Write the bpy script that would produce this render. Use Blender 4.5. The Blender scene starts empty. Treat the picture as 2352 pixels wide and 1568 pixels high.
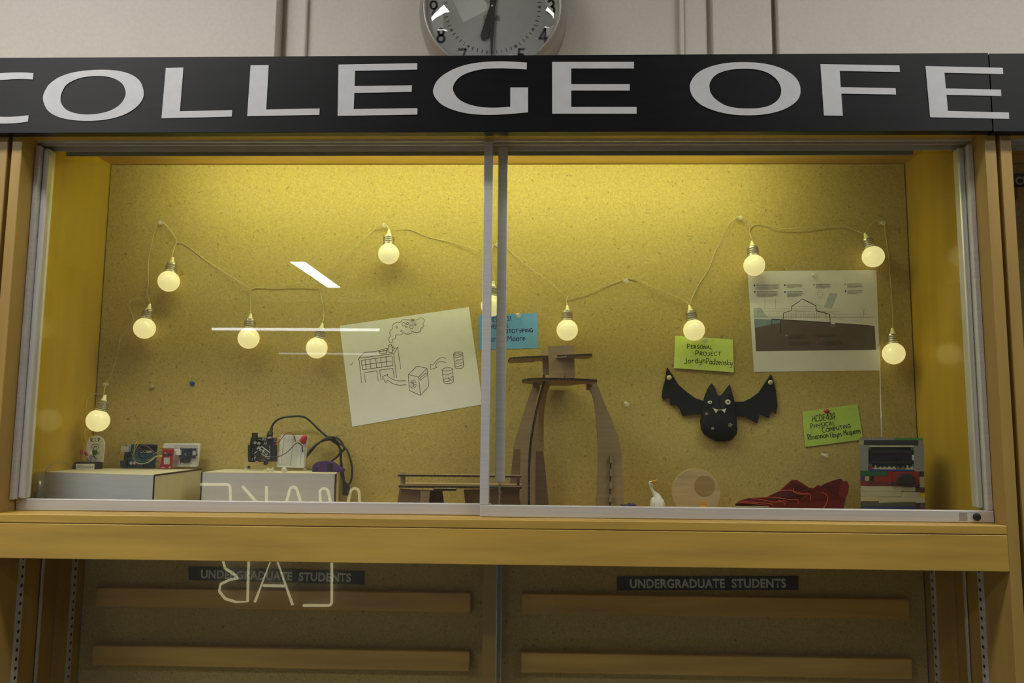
import bpy, bmesh, math, random
from mathutils import Vector, Matrix
random.seed(7)
scene = bpy.context.scene
COL = scene.collection

# ---------------------------------------------------------------- camera
F = 1800.0
CX, CY, CZ = 0.0736, -1.383, 0.1761
PITCH, YAW, ROLL = 0.1078, 0.0287, 0.0085
fw = Vector((-math.sin(YAW)*math.cos(PITCH), math.cos(YAW)*math.cos(PITCH), math.sin(PITCH)))
rt0 = Vector((math.cos(YAW), math.sin(YAW), 0.0))
up0 = rt0.cross(fw)
rt = math.cos(ROLL)*rt0 + math.sin(ROLL)*up0
up = -math.sin(ROLL)*rt0 + math.cos(ROLL)*up0
CAM = Vector((CX, CY, CZ))
cd = bpy.data.cameras.new('camera')
cam = bpy.data.objects.new('camera', cd)
COL.objects.link(cam)
cd.sensor_fit = 'HORIZONTAL'
cd.sensor_width = 36.0
cd.lens = F*36.0/2352.0
cd.clip_start = 0.02
cam.matrix_world = Matrix(((rt.x, up.x, -fw.x, CX), (rt.y, up.y, -fw.y, CY), (rt.z, up.z, -fw.z, CZ), (0, 0, 0, 1)))
scene.camera = cam

# ---------------------------------------------------------------- world, exposure
w = bpy.data.worlds.new('world')
scene.world = w
w.use_nodes = True
w.node_tree.nodes['Background'].inputs[0].default_value = (0.9, 0.93, 1.0, 1)
w.node_tree.nodes['Background'].inputs[1].default_value = 0.05
vs = scene.view_settings
vs.view_transform = 'Standard'
vs.look = 'None'
vs.gamma = 1.0
vs.exposure = 0.0
vs.use_curve_mapping = False
scene.cycles.max_bounces = 8
scene.cycles.diffuse_bounces = 4
scene.cycles.glossy_bounces = 3
scene.cycles.transmission_bounces = 4
scene.cycles.transparent_max_bounces = 16
scene.cycles.caustics_reflective = False
scene.cycles.caustics_refractive = False
HALL_LIGHT = 12.2        # ceiling troffers of the hall
CASE_LIGHT = 34.0       # fluorescent tube in the display case
BULB_LIGHT = 0.72       # string light globes


def ray(px, py):
    return fw + rt*((px-1176.0)/F) - up*((py-784.0)/F)


def P(px, py, y):
    """the point of the plane at depth y seen at that pixel"""
    d = ray(px, py)
    return CAM + d*((y-CY)/d.y)


def PZ(px, py, z):
    d = ray(px, py)
    return CAM + d*((z-CZ)/d.z)


def PX(px, py, x):
    d = ray(px, py)
    return CAM + d*((x-CX)/d.x)


BACK = Vector((0, 1, 0))     # way in which outlines are given their thickness


def crop(x0, y0, s):
    return lambda pts: [(x0+x/s, y0+y/s) for x, y in pts]


KA = crop(0, 860, 4.9)
KB = crop(430, 880, 4.9)
KC = crop(880, 780, 3.7333)
KD = crop(1350, 840, 4.356)
KE = crop(1650, 900, 4.2764)
KF = crop(780, 690, 5.226)
KG = crop(1700, 600, 5.809)
KH = crop(1080, 690, 12.06)
KI = crop(1520, 740, 11.76)
KJ = crop(1950, 980, 7.84)
S1 = crop(0, 0, 2.936)
S2 = crop(780, 0, 2.936)
S3 = crop(1552, 0, 2.936)
M4 = crop(0, 500, 2.936)
M5 = crop(780, 500, 2.936)
M6 = crop(1552, 500, 2.936)


def smooth(pts, n=6, closed=False):
    pts = [Vector(p) for p in pts]
    m = len(pts)
    if m < 3:
        return pts
    out = []
    segs = m if closed else m-1
    for i in range(segs):
        if closed:
            a, b, c, d = pts[i-1], pts[i], pts[(i+1) % m], pts[(i+2) % m]
        else:
            a, b, c, d = pts[max(i-1, 0)], pts[i], pts[i+1], pts[min(i+2, m-1)]
        for k in range(n):
            t = k/n
            out.append(0.5*((2*b)+(c-a)*t+(2*a-5*b+4*c-d)*t*t+(3*b-a-3*c+d)*t*t*t))
    if not closed:
        out.append(pts[-1])
    return out


# ---------------------------------------------------------------- materials
MATS = {}


def mat(name, col, rough=0.6, metal=0.0, var=0.06, scale=(60, 60, 60), bump=0.0, spec=0.5, emit=None, estr=0.0,
        alpha=1.0, speck=None, trans=0.0, det=3.0):
    if name in MATS:
        return MATS[name]
    m = bpy.data.materials.new(name)
    m.use_nodes = True
    nt = m.node_tree
    b = nt.nodes['Principled BSDF']
    b.inputs['Roughness'].default_value = rough
    b.inputs['Metallic'].default_value = metal
    b.inputs['Specular IOR Level'].default_value = spec
    b.inputs['Transmission Weight'].default_value = trans
    if alpha < 1:
        b.inputs['Alpha'].default_value = alpha
    tc = nt.nodes.new('ShaderNodeNewGeometry')
    mp = nt.nodes.new('ShaderNodeMapping')
    mp.inputs['Scale'].default_value = scale
    nt.links.new(tc.outputs['Position'], mp.inputs['Vector'])
    nz = nt.nodes.new('ShaderNodeTexNoise')
    nz.inputs['Scale'].default_value = 1.0
    nz.inputs['Detail'].default_value = det
    nt.links.new(mp.outputs['Vector'], nz.inputs['Vector'])
    rp = nt.nodes.new('ShaderNodeValToRGB')
    lo = [max(0, c*(1-var*2.2)) for c in col]
    hi = [min(1, c*(1+var*2.2)) for c in col]
    rp.color_ramp.elements[0].position = 0.3
    rp.color_ramp.elements[1].position = 0.7
    rp.color_ramp.elements[0].color = (*lo, 1)
    rp.color_ramp.elements[1].color = (*hi, 1)
    nt.links.new(nz.outputs['Fac'], rp.inputs['Fac'])
    last = rp.outputs['Color']
    if speck:
        sc, thr, scol = speck
        n2 = nt.nodes.new('ShaderNodeTexNoise')
        n2.inputs['Scale'].default_value = sc
        n2.inputs['Detail'].default_value = 2
        nt.links.new(tc.outputs['Position'], n2.inputs['Vector'])
        r2 = nt.nodes.new('ShaderNodeValToRGB')
        r2.color_ramp.elements[0].position = thr
        r2.color_ramp.elements[1].position = thr+0.05
        r2.color_ramp.elements[0].color = (0, 0, 0, 1)
        r2.color_ramp.elements[1].color = (1, 1, 1, 1)
        nt.links.new(n2.outputs['Fac'], r2.inputs['Fac'])
        mx = nt.nodes.new('ShaderNodeMix')
        mx.data_type = 'RGBA'
        nt.links.new(r2.outputs['Color'], mx.inputs[0])
        nt.links.new(last, mx.inputs[6])
        mx.inputs[7].default_value = (*scol, 1)
        last = mx.outputs[2]
    nt.links.new(last, b.inputs['Base Color'])
    if bump:
        bp = nt.nodes.new('ShaderNodeBump')
        bp.inputs['Strength'].default_value = bump
        bp.inputs['Distance'].default_value = 0.001
        nt.links.new(nz.outputs['Fac'], bp.inputs['Height'])
        nt.links.new(bp.outputs['Normal'], b.inputs['Normal'])
    if emit:
        b.inputs['Emission Color'].default_value = (*emit, 1)
        b.inputs['Emission Strength'].default_value = estr
    MATS[name] = m
    return m


def glassmat(name, tint=(1, 1, 1), gain=1.9, ior=1.5, rough=0.0, haze=0.0):
    """thin pane: lets light straight through, mirrors by Fresnel on its outer faces"""
    m = bpy.data.materials.new(name)
    m.use_nodes = True
    nt = m.node_tree
    nt.nodes.remove(nt.nodes['Principled BSDF'])
    out = nt.nodes['Material Output']
    tr = nt.nodes.new('ShaderNodeBsdfTransparent')
    tr.inputs[0].default_value = (*tint, 1)
    gl = nt.nodes.new('ShaderNodeBsdfGlossy')
    gl.inputs['Roughness'].default_value = rough
    fr = nt.nodes.new('ShaderNodeFresnel')
    fr.inputs['IOR'].default_value = ior
    ge = nt.nodes.new('ShaderNodeNewGeometry')
    inv = nt.nodes.new('ShaderNodeMath')
    inv.operation = 'SUBTRACT'
    inv.inputs[0].default_value = 1.0
    nt.links.new(ge.outputs['Backfacing'], inv.inputs[1])
    mu = nt.nodes.new('ShaderNodeMath')
    mu.operation = 'MULTIPLY'
    nt.links.new(fr.outputs[0], mu.inputs[0])
    nt.links.new(inv.outputs[0], mu.inputs[1])
    m2 = nt.nodes.new('ShaderNodeMath')
    m2.operation = 'MULTIPLY'
    m2.use_clamp = True
    m2.inputs[1].default_value = gain
    nt.links.new(mu.outputs[0], m2.inputs[0])
    mx = nt.nodes.new('ShaderNodeMixShader')
    nt.links.new(m2.outputs[0], mx.inputs[0])
    nt.links.new(tr.outputs[0], mx.inputs[1])
    nt.links.new(gl.outputs[0], mx.inputs[2])
    last = mx.outputs[0]
    if haze:
        df = nt.nodes.new('ShaderNodeBsdfDiffuse')
        df.inputs[0].default_value = (0.8, 0.8, 0.8, 1)
        nz = nt.nodes.new('ShaderNodeTexNoise')
        nz.inputs['Scale'].default_value = 3.0
        ml = nt.nodes.new('ShaderNodeMath')
        ml.operation = 'MULTIPLY'
        ml.inputs[1].default_value = haze*2
        nt.links.new(nz.outputs['Fac'], ml.inputs[0])
        my = nt.nodes.new('ShaderNodeMixShader')
        nt.links.new(ml.outputs[0], my.inputs[0])
        nt.links.new(last, my.inputs[1])
        nt.links.new(df.outputs[0], my.inputs[2])
        last = my.outputs[0]
    nt.links.new(last, out.inputs['Surface'])
    MATS[name] = m
    return m


def emitmat(name, col, strength):
    m = bpy.data.materials.new(name)
    m.use_nodes = True
    nt = m.node_tree
    nt.nodes.remove(nt.nodes['Principled BSDF'])
    e = nt.nodes.new('ShaderNodeEmission')
    e.inputs[0].default_value = (*col, 1)
    e.inputs[1].default_value = strength
    nt.links.new(e.outputs[0], nt.nodes['Material Output'].inputs['Surface'])
    MATS[name] = m
    return m


WOOD = mat('maple', (0.42, 0.275, 0.075), 0.38, var=0.05, scale=(26, 26, 3.0), bump=0.04, det=5)
WOODX = mat('maple_along', (0.56, 0.36, 0.074), 0.42, var=0.09, scale=(3.0, 26, 34), bump=0.04, det=5)
LAM = mat('lamplit_maple', (0.47, 0.315, 0.026), 0.16, var=0.05, scale=(22, 22, 2.5), det=5)  # maple with the case lamp's yellow light put into its colour
BOARD = mat('fibreboard', (0.46, 0.352, 0.115), 0.75, var=0.07, scale=(330, 330, 330), bump=0.10, speck=(140, 0.68, (0.27, 0.20, 0.08)), spec=0.25)
ALU = mat('aluminium', (0.64, 0.63, 0.63), 0.45, metal=0.25, var=0.03, scale=(3, 60, 300))
ALUL = mat('pale_aluminium', (0.74, 0.73, 0.71), 0.35, metal=0.35, var=0.02, scale=(60, 60, 5))
DARK = mat('shadow_gap', (0.03, 0.027, 0.025), 0.9)
SIGNB = mat('sign_black', (0.0055, 0.0055, 0.007), 0.36, var=0.1, scale=(12, 12, 90), spec=0.30)
LETW = mat('sign_white', (0.60, 0.595, 0.61), 0.5, var=0.015)
PAINT = mat('wall_paint', (0.62, 0.60, 0.555), 0.6, var=0.015, scale=(120, 120, 120), bump=0.06)
GLASS = glassmat('pane_glass', (0.985, 0.99, 0.975), 1.9, 1.5, 0.0, 0.004)
GEDGE = mat('glass_edge', (0.35, 0.45, 0.40), 0.2, alpha=0.6)
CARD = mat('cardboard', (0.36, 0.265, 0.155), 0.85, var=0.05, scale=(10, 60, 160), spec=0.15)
CARDE = mat('cardboard_edge', (0.060, 0.042, 0.025), 0.9, var=0.5, scale=(450, 450, 450), spec=0.1)
CARDL = mat('cardboard_rim', (0.34, 0.25, 0.15), 0.9, var=0.3, scale=(500, 500, 300), spec=0.1)
WCARD = mat('white_card', (0.58, 0.59, 0.60), 0.7, var=0.02, scale=(8, 50, 130), spec=0.25)
WCARDS = mat('cream_card', (0.62, 0.57, 0.40), 0.7, var=0.02, scale=(80, 50, 20), spec=0.25)
PAPER = mat('paper', (0.78, 0.77, 0.74), 0.8, var=0.01, spec=0.15)
INK = mat('pen_ink', (0.13, 0.13, 0.12), 0.8, spec=0.1)
BLUEN = mat('blue_note', (0.17, 0.42, 0.80), 0.8, var=0.02, spec=0.15)
GRNN = mat('green_note', (0.70, 0.88, 0.21), 0.8, var=0.02, spec=0.15)
GRND = mat('green_note_dull', (0.45, 0.63, 0.12), 0.8, var=0.02, spec=0.15)
BINK = mat('blue_ink', (0.075, 0.075, 0.32), 0.8, spec=0.1)
KINK = mat('dark_ink', (0.055, 0.09, 0.075), 0.8, spec=0.1)
BLACK = mat('black_plastic', (0.018, 0.018, 0.02), 0.45)
GREY = mat('grey_plastic', (0.30, 0.31, 0.29), 0.4)
METAL = mat('nickel', (0.60, 0.56, 0.44), 0.28, metal=0.9, var=0.05)
CLEAR = mat('clear_plastic', (0.85, 0.82, 0.66), 0.15, var=0.02, alpha=0.42)
FELT = mat('black_felt', (0.020, 0.021, 0.024), 0.95, var=0.25, scale=(700, 700, 700), bump=0.05, spec=0.1)
CREAM = mat('cream_plastic', (0.66, 0.58, 0.40), 0.4)
WIRE = mat('clear_wire', (0.70, 0.64, 0.36), 0.3, var=0.05, alpha=0.75)


# ---------------------------------------------------------------- mesh builder
class MB:
    def __init__(self):
        self.v = []
        self.f = []
        self.m = []
        self.cur = 0

    def add(self, vs, fs):
        o = len(self.v)
        self.v += [Vector(p) for p in vs]
        for q in fs:
            self.f.append([i+o for i in q])
            self.m.append(self.cur)
        return self

    def box(self, x0, x1, y0, y1, z0, z1):
        vs = [(x, y, z) for x in (x0, x1) for y in (y0, y1) for z in (z0, z1)]
        return self.add(vs, [(0, 1, 3, 2), (4, 6, 7, 5), (0, 4, 5, 1), (2, 3, 7, 6), (0, 2, 6, 4), (1, 5, 7, 3)])

    def hexa(self, a, b):
        """a, b: four corners each (front, back), same order"""
        return self.add(list(a)+list(b), [(0, 1, 2, 3), (7, 6, 5, 4), (0, 4, 5, 1), (1, 5, 6, 2), (2, 6, 7, 3), (3, 7, 4, 0)])

    def loft(self, rings, cap0=True, cap1=True, closed=True):
        n = len(rings[0])
        vs = [p for r in rings for p in r]
        fs = []
        for i in range(len(rings)-1):
            for k in range(n if closed else n-1):
                a = i*n+k
                b = i*n+(k+1) % n
                fs.append((a, b, b+n, a+n))
        if cap0:
            fs.append(tuple(range(n))[::-1])
        if cap1:
            fs.append(tuple(range((len(rings)-1)*n, len(rings)*n)))
        return self.add(vs, fs)

    def prism(self, pts, y0, y1):
        """pixel outline on the plane y0, pushed straight back to y1"""
        a = [P(x, y, y0) for x, y in pts]
        if 0.072 < y0 < D-0.01:
            for p in a:         # what goes on behind the door rail stands on the case floor
                if -0.05 < p.z < 0.02:
                    p.z = -0.0119
        b = [p+BACK*(y1-y0) for p in a]
        n = len(a)
        self.add(a+b, [tuple(range(n)), tuple(range(n, 2*n))[::-1]]+[(i, i+n, (i+1) % n+n, (i+1) % n) for i in range(n)])
        return self

    def ringprism(self, outer, inner, y0, y1):
        a = [P(x, y, y0) for x, y in outer]
        b = [P(x, y, y0) for x, y in inner]
        n = len(a)
        a2 = [Vector((p.x, y1, p.z)) for p in a]
        b2 = [Vector((p.x, y1, p.z)) for p in b]
        fs = []
        for i in range(n):
            j = (i+1) % n
            fs += [(i, j, n+j, n+i), (i, 2*n+i, 2*n+j, j), (n+i, n+j, 3*n+j, 3*n+i)]
        return self.add(a+b+a2+b2, fs)

    def tube(self, pts, r, n=8, cap=True):
        pts = [Vector(p) for p in pts]
        rs = r if isinstance(r, (list, tuple)) else [r]*len(pts)
        rings = []
        u = None
        for i, p in enumerate(pts):
            t = (pts[min(i+1, len(pts)-1)]-pts[max(i-1, 0)])
            if t.length < 1e-9:
                t = Vector((0, 0, 1))
            t.normalize()
            if u is None:
                u = t.orthogonal().normalized()
            u = (u-t*u.dot(t))
            if u.length < 1e-6:
                u = t.orthogonal()
            u.normalize()
            v = t.cross(u)
            rings.append([p+(u*math.cos(2*math.pi*k/n)+v*math.sin(2*math.pi*k/n))*rs[i] for k in range(n)])
        return self.loft(rings, cap, cap)

    def lathe(self, prof, c, ax, n=24):
        """prof: (radius, height along ax)"""
        ax = Vector(ax).normalized()
        u = ax.orthogonal().normalized()
        v = ax.cross(u)
        c = Vector(c)
        rings = [[c+ax*h+(u*math.cos(2*math.pi*k/n)+v*math.sin(2*math.pi*k/n))*max(r, 1e-5) for k in range(n)] for r, h in prof]
        return self.loft(rings, prof[0][0] > 1e-4, prof[-1][0] > 1e-4)

    def ball(self, c, r, n=20, sx=1, sy=1, sz=1):
        c = Vector(c)
        m = n//2
        rings = []
        for i in range(m+1):
            a = -math.pi/2+math.pi*i/m
            rr = max(math.cos(a), 1e-4)
            rings.append([c+Vector((r*sx*rr*math.cos(2*math.pi*k/n), r*sy*rr*math.sin(2*math.pi*k/n), r*sz*math.sin(a))) for k in range(n)])
        return self.loft(rings, False, False)

    def ribbon(self, pts, wpx, y, closed=False):
        """ink line: pixel polyline on the plane y, wpx pixels wide"""
        q = [P(p[0], p[1], y) for p in pts]
        wd = wpx*(y-CY)/F/2
        n = len(q)
        if n < 2:
            return self
        L, R = [], []
        for i in range(n):
            if closed:
                t = q[(i+1) % n]-q[i-1]
            else:
                t = q[min(i+1, n-1)]-q[max(i-1, 0)]
            if t.length < 1e-9:
                t = Vector((1, 0, 0))
            t.normalize()
            nn = Vector((-t.z, 0, t.x))*wd
            L.append(q[i]+nn)
            R.append(q[i]-nn)
        fs = [(i, (i+1) % n, n+(i+1) % n, n+i) for i in range(n if closed else n-1)]
        return self.add(L+R, fs)

    def lines(self, polys, wpx, y):
        """straight segments, one quad each"""
        for pl in polys:
            for a, b in zip(pl[:-1], pl[1:]):
                self.ribbon([a, b], wpx, y)
        return self

    def disc(self, cx, cy, rpx, y0, y1, n=16, sx=1.0):
        return self.prism([(cx+rpx*sx*math.cos(2*math.pi*k/n), cy-rpx*math.sin(2*math.pi*k/n)) for k in range(n)], y0, y1)

    def build(self, name, mats, parent=None, smooth_=False, bevel=0.0, seg=2, kind=None, label=None):
        me = bpy.data.meshes.new(name)
        org = Vector(parent['org']) if parent is not None and 'org' in parent else Vector((0, 0, 0))
        me.from_pydata([tuple(p-org) for p in self.v], [], self.f)
        if not isinstance(mats, (list, tuple)):
            mats = [mats]
        for m in mats:
            me.materials.append(m)
        if len(mats) > 1:
            for p, i in zip(me.polygons, self.m):
                p.material_index = i
        bm = bmesh.new()
        bm.from_mesh(me)
        bmesh.ops.remove_doubles(bm, verts=bm.verts, dist=1e-6)
        bmesh.ops.recalc_face_normals(bm, faces=bm.faces)
        bm.to_mesh(me)
        bm.free()
        if smooth_:
            for p in me.polygons:
                p.use_smooth = True
        o = bpy.data.objects.new(name, me)
        COL.objects.link(o)
        if parent is not None:
            o.parent = parent
            o['org'] = list(org)
        if smooth_ == 'auto':
            try:
                me.set_sharp_from_angle(angle=math.radians(40))
            except Exception:
                pass
        if bevel:
            b = o.modifiers.new('bevel', 'BEVEL')
            b.width = bevel
            b.segments = seg
            b.limit_method = 'ANGLE'
            b.angle_limit = math.radians(40)
        if kind:
            o['kind'] = kind
        if label:
            o['label'] = label
        return o


def thing(name, label, cat, loc=(0, 0, 0), group=None):
    o = bpy.data.objects.new(name, None)
    COL.objects.link(o)
    o.location = loc
    o.empty_display_size = 0.02
    o['org'] = list(loc)
    o['label'] = label
    o['category'] = cat
    if group:
        o['group'] = group
    return o


def tag(o, label, cat, group=None):
    o['label'] = label
    o['category'] = cat
    if group:
        o['group'] = group
    return o


def struct(o):
    o['kind'] = 'structure'
    return o


def fontmesh(text, name, mat_, parent, p0, p1, hpx, y, off=0.0, spacing=1.0, px_h=None):
    """printed lettering between two baseline pixels on the plane y"""
    cu = bpy.data.curves.new(name, 'FONT')
    cu.body = text
    cu.size = 1.0
    cu.offset = off
    cu.resolution_u = 3
    cu.space_character = spacing
    ob = bpy.data.objects.new(name, cu)
    COL.objects.link(ob)
    dg = bpy.context.evaluated_depsgraph_get()
    me = bpy.data.meshes.new_from_object(ob.evaluated_get(dg))
    bpy.data.objects.remove(ob)
    xs = [v.co.x for v in me.vertices]
    ys = [v.co.y for v in me.vertices]
    x0, x1, y1 = min(xs), max(xs), max(ys)
    y0 = min(ys)
    a = P(p0[0], p0[1], y)
    b = P(p1[0], p1[1], y)
    u = (b-a)/(x1-x0)
    vz = Vector((-u.z, 0, u.x)).normalized()*(hpx*(y-CY)/F/(y1-max(0, min(0, y0))))
    org = Vector(parent['org']) if 'org' in parent else Vector((0, 0, 0))
    for v in me.vertices:
        v.co = a+u*(v.co.x-x0)+vz*v.co.y-org
    me.materials.clear()
    me.materials.append(mat_)
    o = bpy.data.objects.new(name, me)
    COL.objects.link(o)
    o.parent = parent
    o['org'] = list(org)
    return o


# ---------------------------------------------------------------- pen lettering (single strokes)
def _arc(cx, cy, rx, ry, a0, a1, n=9):
    return [(cx+rx*math.cos(math.radians(a0+(a1-a0)*i/n)), cy+ry*math.sin(math.radians(a0+(a1-a0)*i/n))) for i in range(n+1)]


GL = {
    ' ': (0.45, []), '.': (0.25, [[(0.08, 0.0), (0.12, 0.07)]]), '-': (0.4, [[(0.08, 0.35), (0.32, 0.37)]]),
    'A': (0.72, [[(0, 0), (0.34, 1), (0.68, 0)], [(0.13, 0.38), (0.56, 0.38)]]),
    'C': (0.7, [_arc(0.38, 0.5, 0.36, 0.5, 50, 310, 12)]),
    'D': (0.7, [[(0.05, 0), (0.05, 1)], [(0, 1), (0.2, 1)]+_arc(0.2, 0.5, 0.44, 0.5, 90, -90, 10)+[(0, 0)]]),
    'E': (0.6, [[(0.55, 1), (0.05, 0.98), (0.05, 0.02), (0.57, 0)], [(0.05, 0.52), (0.48, 0.53)]]),
    'G': (0.75, [_arc(0.38, 0.5, 0.36, 0.5, 50, 345, 12)+[(0.72, 0.45), (0.42, 0.45)]]),
    'H': (0.7, [[(0.04, 0), (0.06, 1)], [(0.62, 0), (0.6, 1)], [(0.05, 0.5), (0.61, 0.52)]]),
    'I': (0.25, [[(0.1, 0), (0.1, 1)]]),
    'J': (0.6, [[(0.42, 1), (0.44, 0.35)]+_arc(0.24, 0.22, 0.2, 0.3, 10, -150, 6)]),
    'L': (0.55, [[(0.05, 1), (0.05, 0.02), (0.5, 0)]]),
    'M': (0.85, [[(0, 0), (0.1, 1), (0.4, 0.35), (0.7, 1), (0.8, 0)]]),
    'N': (0.7, [[(0.05, 0), (0.07, 1), (0.6, 0.02), (0.62, 1)]]),
    'O': (0.78, [_arc(0.38, 0.5, 0.36, 0.5, 100, 460, 14)]),
    'P': (0.64, [[(0.1, -0.02), (0.08, 1)], [(0, 0.93)]+_arc(0.2, 0.72, 0.36, 0.28, 90, -90, 8)+[(0.1, 0.44)]]),
    'R': (0.66, [[(0.08, 0), (0.08, 1)], [(0.02, 1)]+_arc(0.2, 0.74, 0.34, 0.26, 90, -90, 7)+[(0.1, 0.48), (0.6, 0)]]),
    'S': (0.62, [_arc(0.3, 0.75, 0.25, 0.25, 40, 260, 7)+_arc(0.28, 0.26, 0.28, 0.26, 80, -150, 8)]),
    'T': (0.68, [[(0, 1), (0.66, 0.98)], [(0.33, 1), (0.33, 0)]]),
    'U': (0.7, [[(0.05, 1), (0.05, 0.35)]+_arc(0.33, 0.3, 0.28, 0.3, 180, 360, 7)+[(0.61, 1)]]),
    'Y': (0.66, [[(0.02, 1), (0.05, 0.6), (0.3, 0.48), (0.55, 0.62)], [(0.6, 1), (0.56, 0.2), (0.4, -0.15), (0.15, -0.12)]]),
    'B': (0.66, [[(0.06, 0), (0.06, 1)], [(0.06, 1)]+_arc(0.25, 0.76, 0.3, 0.24, 90, -90, 6)+_arc(0.25, 0.26, 0.36, 0.26, 90, -90, 6)+[(0.06, 0)]]),
    'K': (0.66, [[(0.06, 0), (0.06, 1)], [(0.58, 1), (0.08, 0.42)], [(0.22, 0.58), (0.6, 0)]]),
    'a': (0.58, [_arc(0.26, 0.28, 0.24, 0.28, 40, 330, 9), [(0.49, 0.56), (0.5, 0.12), (0.58, 0)]]),
    'c': (0.5, [_arc(0.27, 0.29, 0.25, 0.29, 50, 310, 9)]),
    'd': (0.6, [_arc(0.26, 0.28, 0.24, 0.28, 40, 330, 9), [(0.5, 1.0), (0.51, 0.0)]]),
    'e': (0.54, [[(0.06, 0.3), (0.46, 0.34)]+_arc(0.26, 0.3, 0.22, 0.28, 10, 310, 10)]),
    'h': (0.58, [[(0.05, 1), (0.05, 0)], [(0.05, 0.35)]+_arc(0.27, 0.32, 0.2, 0.24, 160, 0, 6)+[(0.48, 0)]]),
    'i': (0.22, [[(0.08, 0.55), (0.09, 0)], [(0.08, 0.74), (0.1, 0.8)]]),
    'k': (0.52, [[(0.05, 1), (0.05, 0)], [(0.42, 0.55), (0.07, 0.25), (0.48, 0)]]),
    'n': (0.58, [[(0.05, 0.56), (0.05, 0)], [(0.05, 0.35)]+_arc(0.27, 0.32, 0.2, 0.24, 160, 0, 6)+[(0.48, 0)]]),
    'o': (0.56, [_arc(0.26, 0.29, 0.24, 0.28, 100, 460, 11)]),
    'q': (0.58, [_arc(0.26, 0.28, 0.24, 0.28, 40, 330, 9), [(0.49, 0.56), (0.47, -0.4), (0.56, -0.3)]]),
    'r': (0.46, [[(0.05, 0.56), (0.06, 0)], [(0.06, 0.32)]+_arc(0.26, 0.32, 0.18, 0.24, 150, 40, 4)]),
    's': (0.46, [_arc(0.23, 0.42, 0.17, 0.15, 50, 250, 6)+_arc(0.2, 0.14, 0.2, 0.14, 70, -150, 6)]),
    't': (0.46, [[(0.2, 0.9), (0.2, 0.08), (0.4, 0.0)], [(0.0, 0.58), (0.42, 0.6)]]),
    'u': (0.56, [[(0.05, 0.56), (0.05, 0.25)]+_arc(0.25, 0.2, 0.2, 0.2, 180, 330, 5)+[(0.47, 0.56), (0.48, 0)]]),
    'v': (0.5, [[(0.02, 0.56), (0.22, 0), (0.45, 0.56)]]),
    'y': (0.54, [[(0.04, 0.56), (0.08, 0.15), (0.3, 0.1), (0.46, 0.3)], [(0.48, 0.56), (0.44, -0.2), (0.28, -0.4), (0.06, -0.3)]]),
    'z': (0.5, [[(0.04, 0.54), (0.44, 0.55), (0.05, 0.02), (0.46, 0)]]),
    '0': (0.64, [_arc(0.3, 0.5, 0.27, 0.5, 90, 450, 14)]),
    '1': (0.36, [[(0.02, 0.8), (0.2, 1), (0.2, 0)]]),
    '2': (0.62, [_arc(0.28, 0.72, 0.26, 0.28, 160, -35, 8)+[(0.03, 0.0), (0.58, 0)]]),
    '3': (0.62, [_arc(0.26, 0.75, 0.24, 0.25, 150, -80, 8)+_arc(0.27, 0.27, 0.29, 0.27, 80, -155, 9)]),
    '4': (0.68, [[(0.5, 0), (0.5, 1), (0.02, 0.25), (0.66, 0.25)]]),
    '5': (0.62, [[(0.54, 1), (0.12, 1), (0.08, 0.55)]+_arc(0.27, 0.32, 0.29, 0.31, 125, -145, 9)]),
    '6': (0.62, [[(0.42, 1), (0.08, 0.45)]+_arc(0.3, 0.3, 0.27, 0.3, 150, 510, 12)]),
    '7': (0.6, [[(0.0, 1), (0.56, 1), (0.2, 0)]]),
    '8': (0.6, [_arc(0.29, 0.76, 0.21, 0.24, 90, 450, 12), _arc(0.29, 0.27, 0.28, 0.27, 90, 450, 12)]),
    '9': (0.62, [[(0.18, 0), (0.52, 0.55)]+_arc(0.3, 0.7, 0.27, 0.3, -30, 330, 12)]),
}


def strokes(text, caps=False):
    """[(x, y)] strokes of a text, x from 0 to 1 over its whole width"""
    x = 0.0
    out = []
    for i, ch in enumerate(text):
        g = ch
        s = 1.0
        if caps and ch.islower():
            g = ch.upper()
            s = 0.78
        wd, st = GL[g]
        for pl in st:
            out.append([(x+a*s, b*s) for a, b in pl])
        x += wd*s+0.12
    x -= 0.12
    return [[(a/x, b) for a, b in pl] for pl in out]


def pen(mb, text, p0, p1, hpx, wpx, y, caps=False, jit=0.25):
    ux, uy = p1[0]-p0[0], p1[1]-p0[1]
    L = math.hypot(ux, uy)
    nx, ny = uy/L, -ux/L
    for pl in strokes(text, caps):
        pts = [(p0[0]+ux*a+nx*hpx*b+random.uniform(-jit, jit), p0[1]+uy*a+ny*hpx*b+random.uniform(-jit, jit)) for a, b in pl]
        mb.lines([pts], wpx, y)
        if len(pts) > 5:
            mb.ribbon(pts, wpx, y)

# ================================================================ the hall
D = 0.2957          # front of the pin board
XW = 0.88           # half the inner width of a case
T = 0.0195          # thickness of the case sides
GAP = 0.008
FLOOR, CEIL = -1.33, 1.75
RX0, RX1, RY0 = -4.6, 4.6, -8.4
TILE = mat('floor_vinyl', (0.36, 0.34, 0.31), 0.35, var=0.08, scale=(5, 5, 5))
CEILM = mat('ceiling_paint', (0.55, 0.54, 0.51), 0.8, var=0.02)
FARW = mat('far_wall_paint', (0.55, 0.54, 0.52), 0.7, var=0.02)
PARTM = mat('partition_paint', (0.30, 0.29, 0.285), 0.6, var=0.03)
struct(MB().box(RX0, RX1, RY0, 0.5, FLOOR-0.1, FLOOR).build('floor', TILE))
struct(MB().box(RX0, RX1, RY0, 0.5, CEIL, CEIL+0.1).build('ceiling', CEILM))
WY = 0.40
struct(MB().box(RX0, RX1, WY, WY+0.1, FLOOR, CEIL).build('wall_back', PAINT))
struct(MB().box(RX0, RX1, RY0-0.1, RY0, FLOOR, CEIL).build('wall_front', FARW))
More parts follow.
